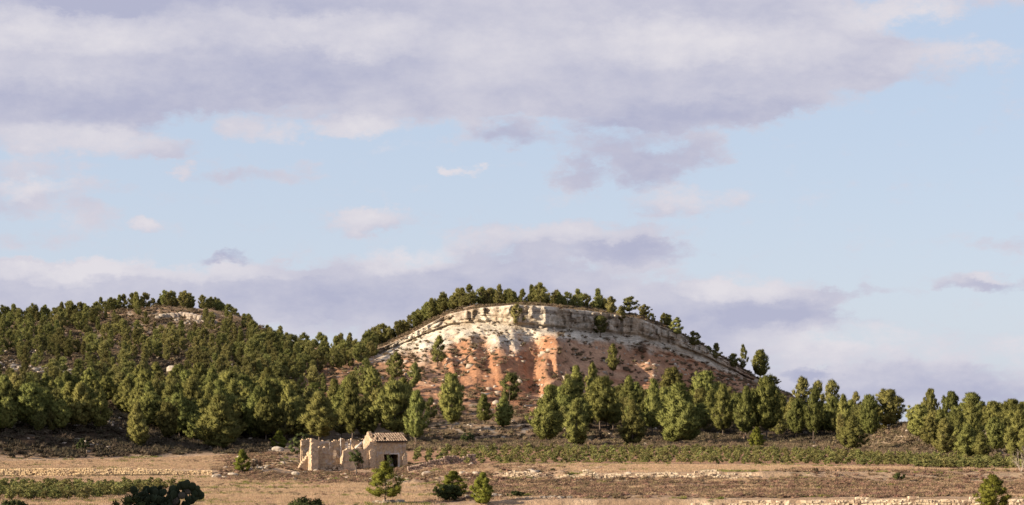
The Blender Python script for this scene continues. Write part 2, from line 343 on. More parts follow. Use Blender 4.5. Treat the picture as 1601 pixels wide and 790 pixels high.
# bare orange beds
orange = np.maximum(win, sm(U, 440, 480) * (U < 700)) * sm(TT, 12.7, 13.5 ) * (.62 + .38 * sm(U, 560, 660)) * (1 - sm(TT, 17, 17.2)); 
cover = np.clip(orange * 1.0 * sm(N3 + .3 * sm(TT, 13.0, 14.3) + .12 * rib * wv, .38, .52), 0, 1)
oc = np.zeros_like(col); oc[:] = (.34, .175, .10); oc = mixc(oc, (.45, .27, .17), sm(N4, .4, .65)); oc = mixc(oc, (.50, .33, .22), sm(TT, 14.3, 15.3) * sm(fbm(hillx / 6, TT * 3, 4, 121), .42, .62) * .6); oc = mixc(oc, (.21, .13, .09), sm(fbm(hillx / 1.6, TT * 9, 3, 122), .6, .72) * .35); oc = mixc(oc, (.27, .115, .06), sm(vn(hillx / 30, TT * 11, 96), .6, .85) * .6)
flank = 1 - sm(U, 560, 640); oc = mixc(oc, (.33, .15, .075), flank * .5)
col = col + (oc - col) * cover[..., None]
lim = 15.25 + .35 * (N4 - .5) + .3 * sm(U, 880, 1000) * 0 
wh = win * sm(TT + 1.0 * (N3 - .5) + .5 * (fbm(hillx / 2.2, TT * 3, 4, 120) - .5) + .38 * (1 - sm(U, 780, 860)), 15.0, 15.6) * sm(U, 570, 610) * (1 - sm(U, 1120, 1200)) * (1 - sm(TT, 17.0, 17.15))
wc = np.zeros_like(col); wc[:] = (.50, .44, .355); wc = mixc(wc, (.60, .54, .45), sm(N3, .45, .65)); wc = mixc(wc, (.33, .28, .22), sm(vn(hillx / 40, TT * 14, 97), .55, .8) * .55)
wc = mixc(wc, (.20, .16, .125), sm(vn(hillx / 9, TT * 9 + 3, 126), .74, .84) * cl * .8); wc = mixc(wc, (.22, .17, .125), sm(fbm(hillx / 2.6, TT * 7, 4, 98), .58, .7) * (1 - cl) * .5)
wc = mixc(wc, (.24, .19, .145), sm(vn(jx / .75, TT * 1.2, 125), .66, .8) * cl * .75)
wc = mixc(wc, (.40, .30, .20), sm(fbm(hillx / 3, TT * .6, 3, 99), .5, .7) * cl * .55)
col = col + (wc - col) * wh[..., None]
wood = np.clip(sm(TT, 11.9, 12.3) * (1 - sm(TT, 14.2, 15.5)) * (1 - sm(U, 560, 640) * (1 - sm(U, 840, 900)) * sm(TT, 12, 12.2)) * (1 - rightk), 0, 1); col = mixc(col, (.065, .047, .032), wood * (1 - cover) * .88)  # litter colour, darkened further to hold the shade between the trees
# plain
pl_ = 1 - sm(TT, 10.9, 11.2)
pc = np.zeros_like(col); pc[:] = (.41, .285, .19)
pc = mixc(pc, (.36, .25, .165), sm(N2, .42, .58)); pc = mixc(pc, (.30, .205, .135), sm(fbm(fx / 9, fy / 2.4, 5, 107), .50, .64) * .85); pc = mixc(pc, (.52, .39, .27), sm(N1, .5, .7) * .6)
scr = np.clip(sm(U, 600, 760) * sm(TT, 6, 6.15) * (1 - sm(TT, 8.0, 8.1)) + sm(U, 1150, 1300) * sm(TT, 8.0, 8.2) * (1 - sm(TT, 9.2, 9.5)) * .6 + sm(U, 330, 380) * (1 - sm(U, 760, 900)) * sm(TT, 7.3, 8) * (1 - sm(TT, 9.6, 10.3)), 0, 1)
pc = mixc(pc, (.30, .20, .14), scr * (.3 + .6 * sm(fbm(fx / 5, fy / 3, 4, 101), .38, .55)))
pc = mixc(pc, (.47, .35, .22), scr * sm(fbm(fx / 7, fy / 2.2, 4, 105), .52, .64) * .8)
pc = mixc(pc, (.42, .29, .19), rub * sm(N1, .5, .6) * .8)
vin = sm(TT, 10.0, 10.1) * sm(U, 600, 640); pc = mixc(pc, (.34, .20, .125), vin)
vin2 = (1 - sm(U, 270, 330)) * sm(GY, 205, 212) * (1 - sm(GY, 252, 262)); pc = mixc(pc, (.30, .20, .13), vin2 * .8)
col = col + (pc - col) * pl_[..., None]
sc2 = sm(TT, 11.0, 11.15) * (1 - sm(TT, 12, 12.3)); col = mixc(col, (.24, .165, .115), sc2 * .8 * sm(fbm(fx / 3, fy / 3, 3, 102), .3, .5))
dk = (1 - sm(U, 330, 480)) * sm(TT, 10.2, 10.8) * (1 - sm(TT, 12.6, 13.2)); col = col * (1 - .72 * dk[..., None]); col = col * .88  # dk: shade painted into the ground colour of the left bank
Vt = np.stack([GX2, GY2, GZ2], -1).reshape(-1, 3)
ii = np.arange(nv - 1)[:, None] * nu + np.arange(nu - 1)[None, :]
Fq = np.stack([ii, ii + 1, ii + nu + 1, ii + nu], -1).reshape(-1, 4)
def ground_material():
    m = bpy.data.materials.new('ground_cover'); m.use_nodes = True; nt = m.node_tree; N = nt.nodes; L = nt.links
    b = N['Principled BSDF']; b.inputs['Roughness'].default_value = .97; b.inputs['Specular IOR Level'].default_value = .05
    a = N.new('ShaderNodeAttribute'); a.attribute_name = 'albedo'
    tc = N.new('ShaderNodeTexCoord')
    def noise(s, d, r=.65, vec=None):
        n = N.new('ShaderNodeTexNoise'); n.inputs['Scale'].default_value = s; n.inputs['Detail'].default_value = d; n.inputs['Roughness'].default_value = r
        L.new(vec or tc.outputs['Object'], n.inputs['Vector']); return n.outputs[0]
    def mr(v, lo, hi, a_=.35, b_=.65):
        n = N.new('ShaderNodeMapRange'); L.new(v, n.inputs[0]); n.inputs[1].default_value = a_; n.inputs[2].default_value = b_; n.inputs[3].default_value = lo; n.inputs[4].default_value = hi; return n.outputs[0]
    v1 = N.new('ShaderNodeVectorMath'); v1.operation = 'SCALE'; L.new(a.outputs['Color'], v1.inputs[0]); L.new(mr(noise(1.1, 6), .72, 1.25), v1.inputs[3])
    v2 = N.new('ShaderNodeVectorMath'); v2.operation = 'SCALE'; L.new(v1.outputs[0], v2.inputs[0]); L.new(mr(noise(.18, 4), .85, 1.15), v2.inputs[3])
    L.new(v2.outputs[0], b.inputs['Base Color'])
    bp = N.new('ShaderNodeBump'); bp.inputs['Distance'].default_value = .5; bp.inputs['Strength'].default_value = .9
    L.new(noise(1.6, 7, .7), bp.inputs['Height']); L.new(bp.outputs[0], b.inputs['Normal'])
    return m
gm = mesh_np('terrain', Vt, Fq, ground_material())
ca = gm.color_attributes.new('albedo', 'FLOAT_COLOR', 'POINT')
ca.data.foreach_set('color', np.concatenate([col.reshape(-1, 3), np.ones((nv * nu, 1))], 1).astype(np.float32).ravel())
ground = link('ground', gm); tag(ground, kind='structure')
LY = {t: r for t, r, _ in []}
def at_px(px, py, tmin=4.5):
    """first ground point on the sight line of (px, py)"""
    j = int(np.clip(np.searchsorted(us, px), 1, nu - 1)); j = j if abs(us[j] - px) < abs(us[j - 1] - px) else j - 1
    i0 = np.searchsorted(T, tmin); pr = PROJ[i0:, j]; k = np.argmax(pr <= py)
    if pr[k] > py or k == 0: k = max(1, int(np.argmin(pr[:int((T < 18.2).sum()) - i0])))
    a, b = pr[k - 1], pr[k]; f = 0 if a == b else np.clip((a - py) / (a - b), 0, 1)
    Y = GY2[i0 + k - 1, j] * (1 - f) + GY2[i0 + k, j] * f; z = GZ2[i0 + k - 1, j] * (1 - f) + GZ2[i0 + k, j] * f
    return Vector(((px - 800) * max(Y, 190) / F if Y < 190 else (px - 800) * Y / F, Y, z))
def at_Y(px, Y):
    j = int(np.clip(np.searchsorted(us, px), 0, nu - 1)); cY = GY2[:, j]
    k = int(np.clip(np.argmax(cY >= Y), 1, nv - 1)); a, b = cY[k - 1], cY[k]; f = np.clip((Y - a) / max(b - a, 1e-6), 0, 1)
    return Vector(((px - 800) * Y / F, Y, float(GZ2[k - 1, j] * (1 - f) + GZ2[k, j] * f)))
def hz(x, Y):     # ground height at world x, Y
    return at_Y(800 + x * F / max(Y, 190), Y).z
def u_of(x, Y): return 800 + x * F / Y
# ------------------------------------------------------------------ foliage builders
_bm = bmesh.new(); bmesh.ops.create_icosphere(_bm, subdivisions=1, radius=1)
ICO_V = np.array([v.co[:] for v in _bm.verts]); ICO_F = np.array([[v.index for v in f.verts] for f in _bm.faces]); _bm.free()
_bm = bmesh.new(); bmesh.ops.create_icosphere(_bm, subdivisions=2, radius=1)
ICO2_V = np.array([v.co[:] for v in _bm.verts]); ICO2_F = np.array([[v.index for v in f.verts] for f in _bm.faces]); _bm.free()
def rdir(rng, n):
    d = rng.normal(size=(n, 3)); return d / np.linalg.norm(d, axis=1)[:, None]
def clumps_mesh(rng, cen, rad, nsp, sl, sw, up=.5, core=.5, sub=1, mid=None, squash=.85, leaf=False):
    """foliage: knobbly cores bristling with needle tufts; returns v, f, n"""
    V_, F_, Nn = [], [], []; nvv = 0
    IV, IF = (ICO_V, ICO_F) if sub == 1 else (ICO2_V, ICO2_F)
    mid = np.array([0, 0, .5]) if mid is None else mid
    for c, r in zip(cen, rad):
        out = c - mid; out[2] *= .5; out = out / (np.linalg.norm(out) + 1e-6)
        d = IV; rr = r * core * (1 + .22 * rng.normal(size=len(d)))[:, None]
        v = c + d * rr * np.array([1, 1, squash]); nn = d * .8 + out * .35
        V_.append(v); F_.append(IF + nvv); Nn.append(nn); nvv += len(v)
        d = rdir(rng, nsp); d[:, 2] = d[:, 2] * .9 + .15; keep = d @ out > -.55
        d = d[keep]; d /= np.linalg.norm(d, axis=1)[:, None]; m = len(d)
        b = c + d * r * np.array([1, 1, squash]) * (.55 + .4 * rng.random((m, 1)))
        ax = d * (1.0 if not leaf else .4) + np.array([0, 0, up]) + rng.normal(size=(m, 3)) * (.35 if not leaf else 1.0); ax /= np.linalg.norm(ax, axis=1)[:, None]
        sd = np.cross(ax, rdir(rng, m)); sd /= np.linalg.norm(sd, axis=1)[:, None] + 1e-6
        l = sl * (.6 + .8 * rng.random((m, 1))); w = sw * (.7 + .6 * rng.random((m, 1)))
        if leaf: v = np.stack([b - sd * w * .5, b + sd * w * .5, b + ax * l], 1).reshape(-1, 3)
        else: v = np.stack([b - sd * w * .5 + ax * l * .5, b + sd * w * .5 + ax * l * .55, b + ax * l - sd * w * .1], 1).reshape(-1, 3); v[0::3] -= 0
        if not leaf:
            v = np.stack([b - sd * w * .5, b + sd * w * .5, b + ax * l], 1).reshape(-1, 3)
        n1_ = d * .7 + out * .5 + np.array([0, 0, .1]) + rng.normal(size=d.shape) * .28; tri = v.reshape(-1, 3, 3)
        ng_ = np.cross(tri[:, 1] - tri[:, 0], tri[:, 2] - tri[:, 0]); bad = (ng_ * n1_).sum(1) < 0
        tri[bad] = tri[bad][:, [1, 0, 2]]; v = tri.reshape(-1, 3); nn = np.repeat(n1_, 3, 0)
        V_.append(v); F_.append(np.arange(m * 3).reshape(-1, 3) + nvv); Nn.append(nn); nvv += m * 3
    n = np.concatenate(Nn); n /= np.linalg.norm(n, axis=1)[:, None] + 1e-6
    return np.concatenate(V_), np.concatenate(F_), n
def tube(pts, rads, seg=6):
    V_, F_ = [], []; pts = np.array(pts, float)
    for i, p in enumerate(pts):
        t = pts[min(i + 1, len(pts) - 1)] - pts[max(i - 1, 0)]; t /= np.linalg.norm(t) + 1e-9
        a = np.cross(t, [0.31, .95, .05]); a /= np.linalg.norm(a) + 1e-9; b = np.cross(t, a)
        for k in range(seg):
            q = 2 * math.pi * k / seg; V_.append(p + rads[i] * (math.cos(q) * a + math.sin(q) * b))
    for i in range(len(pts) - 1):
        for k in range(seg):
            k2 = (k + 1) % seg; F_ += [(i * seg + k, i * seg + k2, (i + 1) * seg + k2), (i * seg + k, (i + 1) * seg + k2, (i + 1) * seg + k)]
    return np.array(V_), np.array(F_)
def join(parts):
    V_, F_, k = [], [], 0
    for v, f in parts: V_.append(v); F_.append(np.asarray(f) + k); k += len(v)
    return np.concatenate(V_), np.concatenate(F_)
def pine_arrays(seed, form, n, nsp, low=False):
    """unit-height pine. form: 'bush' foliage to the ground, 'round' domed crown on a bare stem, 'slim', 'open' with layered boughs"""
    rng = np.random.default_rng(seed)
    z0, W, peak, pw = {'bush': (.05, .36, .36, 1.0), 'round': (.20, .37, .56, 1.0), 'slim': (.16, .23, .45, 1.0), 'open': (.20, .36, .5, .9)}[form]
    W *= rng.uniform(.85, 1.2)
    lean = rng.normal(size=2) * .03
    cen, rad = [], []
    ga = rng.random() * 6
    lob = rng.random(3) * 6.28
    def prof(z):
        tt = min(max((z - z0) / (1 - z0), 0.), 1.); pk = (peak - z0) / (1 - z0)
        q_ = (tt - pk) / (1 - pk)
        return (tt / pk) ** .5 if tt < pk else (max(math.cos(q_ * math.pi / 2 * .96), 0) ** .8 if form == 'round' else max(1 - q_ ** 1.35, 0.02))
    per = 4 if low else 5
    nb = max(int(n / per), 5)
    for i in range(nb):
        f = (i + .4) / nb; zt = z0 + .05 + (.93 - z0) * f ** .9; phi = ga + i * 2.39996 + rng.normal() * .4
        Rr = W * max(prof(zt), .1) * (1 + .2 * math.sin(2 * phi + lob[0] + zt * 6) + .16 * math.sin(3 * phi + lob[1] - zt * 9)) * rng.uniform(.78, 1.0)
        zs = max(zt - Rr * rng.uniform(.55, 1.0) - .03, z0 * .8 + .02)
        for k in range(per):
            s_ = .38 + .62 * (k + .5) / per + rng.normal() * .04; rr = Rr * s_; z = zs + (zt - zs) * s_ ** 1.7; a = phi + rng.normal() * .22
            r = .064 * (16 / nb) ** .35 * rng.uniform(.75, 1.3) * (1.15 - .45 * s_) * (1 - .25 * f)
            if form == 'slim': r *= .85
            cen.append([rr * math.cos(a) + lean[0] * z, rr * math.sin(a) + lean[1] * z, z + rng.normal() * .012]); rad.append(r)
    for k in range(4 if form != 'round' else 3):
        sp_ = .02 if form != 'round' else .06; cen.append([lean[0] + rng.normal() * sp_, lean[1] + rng.normal() * sp_, .78 + (.055 if form != 'round' else .03) * k]); rad.append(.082 - .012 * k * (form != 'round'))
    for k in range(int(n * (.2 if form == 'open' else .5))):
        z = z0 + .06 + (.90 - z0) * rng.random(); Rr = W * prof(z) * math.sqrt(rng.random()) * .78; a = rng.random() * 6.283
        cen.append([Rr * math.cos(a) + lean[0] * z, Rr * math.sin(a) + lean[1] * z, z]); rad.append((.088 if low else .076) * rng.uniform(.8, 1.25) * (1 - .3 * (z - z0) / (1 - z0)))
    n = len(cen)
    cen = np.array(cen); rad = np.array(rad)
    top = np.argmax(cen[:, 2]); cen[:, 2] *= (1 - rad[top] * .9) / cen[top, 2]
    sl, sw = (.058, .013) if not low else (.082, .024)
    v, f, nn = clumps_mesh(rng, cen, rad, nsp, sl, sw, up=1.0, mid=np.array([0, 0, (z0 + 1) / 2 - .08]))
    zt = .86; ns = 6
    pts = [[lean[0] * z + rng.normal() * .008 * (z > .1), lean[1] * z + rng.normal() * .008 * (z > .1), z] for z in np.linspace(-.04, zt, ns)]
    tp = [tube(pts, np.linspace(.019, .004, ns), 6)]
    sel = rng.permutation(n)[:6 if low else 18]
    for k in sel:
        c = cen[k]; zb = max(c[2] - .35 * math.hypot(c[0], c[1]) - .04, .06)
        tp.append(tube([[lean[0] * zb, lean[1] * zb, zb], [c[0] * .5, c[1] * .5, (zb + c[2]) / 2 - .01], c], [.007, .005, .002], 4))
    tv, tf = join(tp)
    return v, f, nn, tv, tf
PINES = {}
def add_pines(key, form, seeds, n, nsp, m=M_pine, low=False):
    PINES[key] = []
    for s in seeds:
        v, f, nn, tv, tf = pine_arrays(s, form, n, nsp, low)
        PINES[key].append((mesh_np('pine_crown', v, f, m, nrm=nn), mesh_np('pine_trunk', tv, tf, M_bark)))
add_pines('bush', 'bush', (1, 2, 3, 4), 170, 75)
add_pines('round', 'round', (11, 12, 13, 14, 15), 160, 75)
add_pines('open', 'open', (21, 22, 23, 24), 140, 75)
add_pines('slim', 'slim', (31, 32, 33), 105, 75)
add_pines('young', 'bush', (41, 42, 43), 80, 130, M_pine_g)
add_pines('yopen', 'open', (46, 47), 66, 100, M_pine_g)
add_pines('lround', 'round', (51, 52, 53, 54, 55), 44, 56, M_pine_f, low=True)
add_pines('lslim', 'slim', (61, 62, 63), 34, 56, M_pine_f, low=True)
add_pines('lopen', 'open', (71, 72, 73), 44, 56, M_pine_f, low=True)

def scatter(name, protos, pts, scl, rot, pid, mats, kind='stuff', nrm=None, parent=None):
    """one object: hidden-in-mesh prototypes instanced on its own loose points (a plant cover nobody could count)"""
    V_, F_, A_, MI = [], [], [], []; k = 0; NR = []
    for i, p in enumerate(protos):
        v, f, mi, nn = p; V_.append(v); F_.append(np.asarray(f) + k); k += len(v); A_.append(np.full(len(v), i + 1)); MI.append(np.full(len(f), mi) if np.isscalar(mi) else mi)
        NR.append(nn if nn is not None else np.tile([0, 0, 1.0], (len(v), 1)))
    n = len(pts); V_.append(pts); allv = np.concatenate(V_); A_.append(np.zeros(n)); NR.append(np.tile([0, 0, 1.0], (n, 1)))
    me = mesh_np(name, allv, np.concatenate(F_), mats, mi=np.concatenate(MI), nrm=None)
    def att(nm, ty, arr, key='value'):
        a = me.attributes.new(nm, ty, 'POINT'); a.data.foreach_set(key, arr)
    att('pt', 'INT', np.concatenate(A_).astype(np.int32))
    att('pid', 'INT', np.concatenate([np.zeros(k), pid]).astype(np.int32))
    z3 = np.zeros((k, 3)); att('scl', 'FLOAT_VECTOR', np.concatenate([z3, scl]).astype(np.float32).ravel(), 'vector')
    att('rot', 'FLOAT_VECTOR', np.concatenate([z3, rot]).astype(np.float32).ravel(), 'vector')
    o = link(name, me, parent); o['kind'] = kind
    ng = bpy.data.node_groups.new(name + '_spread', 'GeometryNodeTree'); N = ng.nodes; L = ng.links
    ng.interface.new_socket('Geometry', in_out='INPUT', socket_type='NodeSocketGeometry'); ng.interface.new_socket('Geometry', in_out='OUTPUT', socket_type='NodeSocketGeometry')
    gi = N.new('NodeGroupInput'); go = N.new('NodeGroupOutput')
    def named(nm, ty):
        n_ = N.new('GeometryNodeInputNamedAttribute'); n_.data_type = ty; n_.inputs[0].default_value = nm; return n_.outputs['Attribute']
    pt = named('pt', 'INT'); pi = named('pid', 'INT'); sc = named('scl', 'FLOAT_VECTOR'); ro = named('rot', 'FLOAT_VECTOR')
    def eq(s, v):
        c = N.new('FunctionNodeCompare'); c.data_type = 'INT'; c.operation = 'EQUAL'; L.new(s, c.inputs[2]); c.inputs[3].default_value = v; return c.outputs[0]
    e2r = N.new('FunctionNodeEulerToRotation'); L.new(ro, e2r.inputs[0])
    jn = N.new('GeometryNodeJoinGeometry')
    sp0 = N.new('GeometryNodeSeparateGeometry'); L.new(gi.outputs[0], sp0.inputs[0]); L.new(eq(pt, 0), sp0.inputs[1])
    for i in range(len(protos)):
        sp = N.new('GeometryNodeSeparateGeometry'); L.new(gi.outputs[0], sp.inputs[0]); L.new(eq(pt, i + 1), sp.inputs[1])
        io = N.new('GeometryNodeInstanceOnPoints'); L.new(sp0.outputs[0], io.inputs['Points']); L.new(eq(pi, i), io.inputs['Selection'])
        L.new(sp.outputs[0], io.inputs['Instance']); L.new(e2r.outputs[0], io.inputs['Rotation']); L.new(sc, io.inputs['Scale'])
        L.new(io.outputs[0], jn.inputs[0])
    L.new(jn.outputs[0], go.inputs[0])
    md = o.modifiers.new('spread', 'NODES'); md.node_group = ng
    return o

# ------------------------------------------------------------------ pines
# (px, base row or None, top row, width, form, label, depth Y when the foot is hidden)
G1 = None
HAND = [
 (217, 699, 630, 40, 'bush', 'sunlit pine standing forward of the dark wood behind the dry grass field', None),
 (262, 694, 630, 34, 'round', 'pine right behind the sunlit forward pine, its lower half lost in shade', None),
 (340, 703, 620, 72, 'bush', 'broad tall pine full to the ground beside a small white stone at the wood edge', None),
 (378, 738, 703, 26, 'young', 'small bushy pine at the right end of the dry grass field', None),
 (436, 702, 674, 26, 'young', 'low rounded pine just left of the grey leafy bush by the ruin', None),
 (415, 668, 594, 32, 'round', 'pine with rounded crown directly above the low pine left of the ruin', None),
 (450, 676, 602, 34, 'open', 'pine left of the broad pine that rises behind the roofless ruin walls', None),
 (499, 696, 612, 64, 'open', 'broad pine rising behind the roofless left end of the ruin', None),
 (520, 660, 594, 26, 'slim', 'slender pine peeking over the broad pine behind the ruin', None),
 (550, 690, 592, 30, 'slim', 'tall narrow sunlit pine behind the middle of the ruin', None),
 (573, 690, 632, 38, 'round', 'pine directly behind the left gable of the tiled roof', None),
 (617, 690, 596, 62, 'round', 'largest deep green pine towering right behind the tiled roof', None),
 (650, 697, 612, 42, 'open', 'pine full of lit boughs just right of the tiled roof', None),
 (705, 676, 586, 44, 'round', 'dark green pine with a paler crown above it, between ruin and vineyard corner', None),
 (757, 664, 617, 22, 'slim', 'small narrow pine on the orange scree left of a dark round pine', None),
 (787, 668, 620, 34, 'bush', 'dark small pine on the scree left of the two large vineyard pines', None),
 (730, 694, 676, 30, 'oak', 'dark round evergreen bush in the scrub above the vineyard corner', None),
 (853, 690, 604, 60, 'bush', 'large bright green pine, left one of the pair at the vineyard edge', None),
 (901, 698, 625, 46, 'bush', 'large conical pine, right one of the pair at the vineyard edge', None),
 (988, 697, 632, 44, 'bush', 'single full pine at the vineyard edge between the pair and the wide pine', None),
 (1062, 694, 602, 74, 'bush', 'widest bright green pine at the vineyard edge below the shaded slope', None),
 (938, 672, 588, 50, 'round', 'tall pale pine behind the gap between the large vineyard pines', None),
 (1020, 680, 594, 26, 'slim', 'slim pale pine squeezed left of the widest vineyard pine', None),
 (1130, 685, 602, 34, 'open', 'pine right of the widest pine with shaded foot', None),
 (1165, 690, 606, 38, 'open', 'pine with split crown above the small conical pine', None),
 (1183, 702, 668, 25, 'young', 'small bright conical pine alone at the vineyard edge', None),
 (1198, 688, 588, 50, 'round', 'tall pale pine at the right foot of the hill against its shaded slope', None),
 (902, 632, 573, 24, 'slim', 'left of two narrow pines below the shaded orange slope', None),
 (926, 630, 568, 26, 'open', 'right of two narrow pines below the shaded orange slope', None),
 (958, 588, 538, 20, 'open', 'straggly pine halfway up the shaded slope under the small lit rock knob', None),
 (1050, 640, 575, 46, 'round', 'broad pale pine behind the widest vineyard pine', None),
 (1101, 650, 582, 42, 'round', 'domed pale pine against the shaded orange slope', None),
 (808, 513, 476, 24, 'lopen', 'pine rooted on the pale cliff right at its brightest joint', None),
 (938, 526, 494, 28, 'lround', 'round pine clinging to the shaded pale cliff', None),
 (683, 572, 526, 19, 'lslim', 'narrow two tiered pine on the lit white and orange slope', None),
 (621, 598, 552, 30, 'lopen', 'pine on the orange slope below the left end of the white cliff', None),
 (648, 612, 568, 24, 'lround', 'pine on the orange slope right below the cliffs left end', None),
 (703, 630, 584, 30, 'lround', 'pine on the orange gullies above the dark green pine', None),
 (581, 610, 573, 22, 'lround', 'pine at the lower left of the orange slope', None),
 (796, 636, 584, 32, 'lround', 'pale pine on the orange slope in the middle of the hill', None),
 (1243, 688, 624, 32, 'round', 'pine with round pale head over a hanging lower bough at the right wood', None),
 (1271, 688, 606, 32, 'open', 'tall pine beside the round headed one in the right wood', None),
 (1297, 684, 624, 30, 'round', 'round crowned pine in front of the darkest shaded pair', None),
 (1318, 684, 618, 22, 'slim', 'pale slim pine right of the darkest shaded pair', None),
 (1254, None, 591, 32, 'lround', 'dark shaded pine on the skyline, left of the shaded group right of the hill', 560),
 (1279, None, 597, 24, 'lround', 'dark shaded pine on the skyline, middle of the shaded group right of the hill', 560),
 (1301, None, 596, 28, 'lround', 'dark shaded pine on the skyline, right of the shaded group right of the hill', 555),
 (1337, None, 614, 24, 'lopen', 'small dark shaded pine standing alone between paler ones on the skyline', 540),
 (1333, 706, 651, 44, 'bush', 'bright conical pine in front of the right wood, left of the bare knoll', None),
 (1362, 690, 618, 30, 'round', 'pine between the bright conical one and the tall crowned one by the knoll', None),
 (1390, 676, 609, 56, 'round', 'tall wide crowned pine on the left shoulder of the bare knoll', None),
 (1436, 692, 634, 40, 'round', 'round dense pine on the right flank of the bare knoll', None),
 (1452, None, 610, 25, 'round', 'pine head rising behind the round dense pine right of the knoll', 400),
 (1489, None, 613, 32, 'round', 'pine with a knobbed top behind the right wood edge', 385),
 (1523, None, 616, 46, 'round', 'widest flat topped pine on the skyline of the right wood', 380),
 (1549, None, 628, 30, 'round', 'pine right of the flat topped one on the skyline', 375),
 (1573, None, 631, 34, 'round', 'dark topped pine near the right picture edge skyline', 372),
 (1476, 718, 655, 42, 'open', 'pale open pine at the front of the right wood with visible stem', None),
 (1512, 720, 664, 44, 'bush', 'dense low pine at the front of the right wood', None),
 (1556, 712, 652, 36, 'round', 'round pine behind the front row of the right wood', None),
 (1594, 728, 642, 52, 'bush', 'tall full pine cut by the right picture edge', None),
 (1535, 722, 676, 24, 'slim', 'narrow pine filling the dark gap in the right wood', None),
 (602, 788, 721, 58, 'yopen', 'young open pine standing in the field in front of the ruin', None),
 (706, 776, 736, 52, 'young', 'young bright pine above the dark bush, first right of the ruin', None),
 (755, 788, 738, 40, 'young', 'young rounded bright pine growing out of a stone heap', None),
 (1552, 797, 742, 52, 'young', 'young bright green pine alone on the right brown terrace', None),
 (1057, 527, 497, 24, 'lopen', 'dark pine on the right shoulder of the hilltop', None),
 (1085, 545, 518, 20, 'lround', 'dark pine standing against the sky on the descending right ridge', None),
 (1120, 564, 537, 13, 'lslim', 'small dark pointed pine on the right ridge', None),
 (1107, 560, 541, 12, 'lround', 'tiny dark pine left of the pointed one on the right ridge', None),
 (1147, 577, 553, 18, 'lround', 'left of a trio of dark pines low on the right ridge', None),
 (1162, 583, 540, 16, 'lopen', 'thin gap crowned dark pine in the trio low on the right ridge', None),
 (1188, 596, 547, 30, 'round', 'biggest dark pine of the trio low on the right ridge', None),
 (1208, 606, 588, 22, 'lround', 'dark low pine at the foot of the right ridge', None),
 (955, 494, 464, 24, 'lopen', 'lit pine leaning over the right end of the cliff top', None),
 (984, 492, 464, 26, 'lround', 'umbrella headed pine near the right end of the crest row', None),
 (1007, 494, 476, 18, 'lround', 'dark round pine ending the row along the hilltop', None),
 (970, 504, 480, 18, 'lslim', 'small lit pine just under the crest on the shaded cliff', None),
]
placed = []      # (x, Y, radius)
def place_pine(loc, h, w, form, label, group=None):
    fam = PINES[form]; cm, tm = fam[random.randrange(len(fam))]
    nat = .66 if form not in ('slim', 'lslim') else .40
    s = np.clip(w / (h * nat), .55, 1.7)
    name = 'pine_tree' if form[0] != 'y' else 'young_pine'
    root = empty(name, loc, random.random() * 6.28)
    tag(root, label, 'pine', group)
    link('crown', cm, root, sc=(h * s, h * s, h)); link('trunk', tm, root, sc=(h * min(s, 1.1), h * min(s, 1.1), h))
    placed.append((loc[0], loc[1], w / 2))
    return root
oak_jobs = []
for px, base, top, w, form, label, Yd in HAND:
    p = at_px(px, base) if base is not None and base <= 789 else at_Y(px, Yd) if Yd else at_Y(px, CAMZ * F / (base - HOR))
    h = (CAMZ - (top - HOR) * p.y / F) - p.z; ww = w * p.y / F
    p.z -= .1
    if form == 'oak': oak_jobs.append((p, h, ww, label)); continue
    place_pine(p, h, ww, form, label)

# the woods: area rules (px range, row range, spacing px, height px, forms, group, label)
cand = []
def forest(poly, n, hp, forms, group, label, gap=.62, seed=0, keep=None):
    rng = np.random.default_rng(seed); xs = [a for a, b in poly]; ys = [b for a, b in poly]
    def inside(x, y):
        c = False; j = len(poly) - 1
        for i in range(len(poly)):
            if (ys[i] > y) != (ys[j] > y) and x < (xs[j] - xs[i]) * (y - ys[i]) / (ys[j] - ys[i]) + xs[i]: c = not c
            j = i
        return c
    got = 0; tries = 0
    while got < n and tries < n * 60:
        tries += 1; x = rng.uniform(min(xs), max(xs)); y = rng.uniform(min(ys), max(ys))
        if not inside(x, y) or (keep and not keep(x, y, rng)): continue
        p = at_px(x, y); hpx = hp(x, y) * rng.uniform(.62, 1.25); h = hpx * p.y / F
        r = h * .3
        if any((p.x - a) ** 2 + ((p.y - b) * .55) ** 2 < (gap * (r + c)) ** 2 for a, b, c in placed): continue
        placed.append((p.x, p.y, r)); got += 1
        cand.append((hpx, x, p, h, forms[int(rng.integers(len(forms)))], group, label))
def backrow(pts, n, hp, forms, group, label, dY=(2, 14), seed=0, gap=.33):
    """pines standing along a crest polyline (px, row)"""
    rng = np.random.default_rng(seed); pts = np.array(pts, float); got = tries = 0
    while got < n and tries < n * 60:
        tries += 1
        x = rng.uniform(pts[0, 0], pts[-1, 0]); y = np.interp(x, pts[:, 0], pts[:, 1])
        j = int(np.argmin(abs(us - x))); k = int(np.argmin(np.where((T > 16.8) & (T < 18.3), PROJ[:, j], 9e9)))
        Y = GY2[k, j] + rng.uniform(*dY); p = at_Y(x, Y); hpx = hp(x, y) * rng.uniform(.62, 1.2); h = hpx * Y / F; r = h * .3
        if any((p.x - a) ** 2 + ((p.y - b) * .7) ** 2 < (gap * (r + c)) ** 2 for a, b, c in placed): continue
        placed.append((p.x, p.y, r)); got += 1
        cand.append((hpx, x, p, h, forms[int(rng.integers(len(forms)))], group, label))
low = ('lround', 'lround', 'lopen', 'lslim', 'lround'); high = ('round', 'round', 'open', 'slim', 'bush')
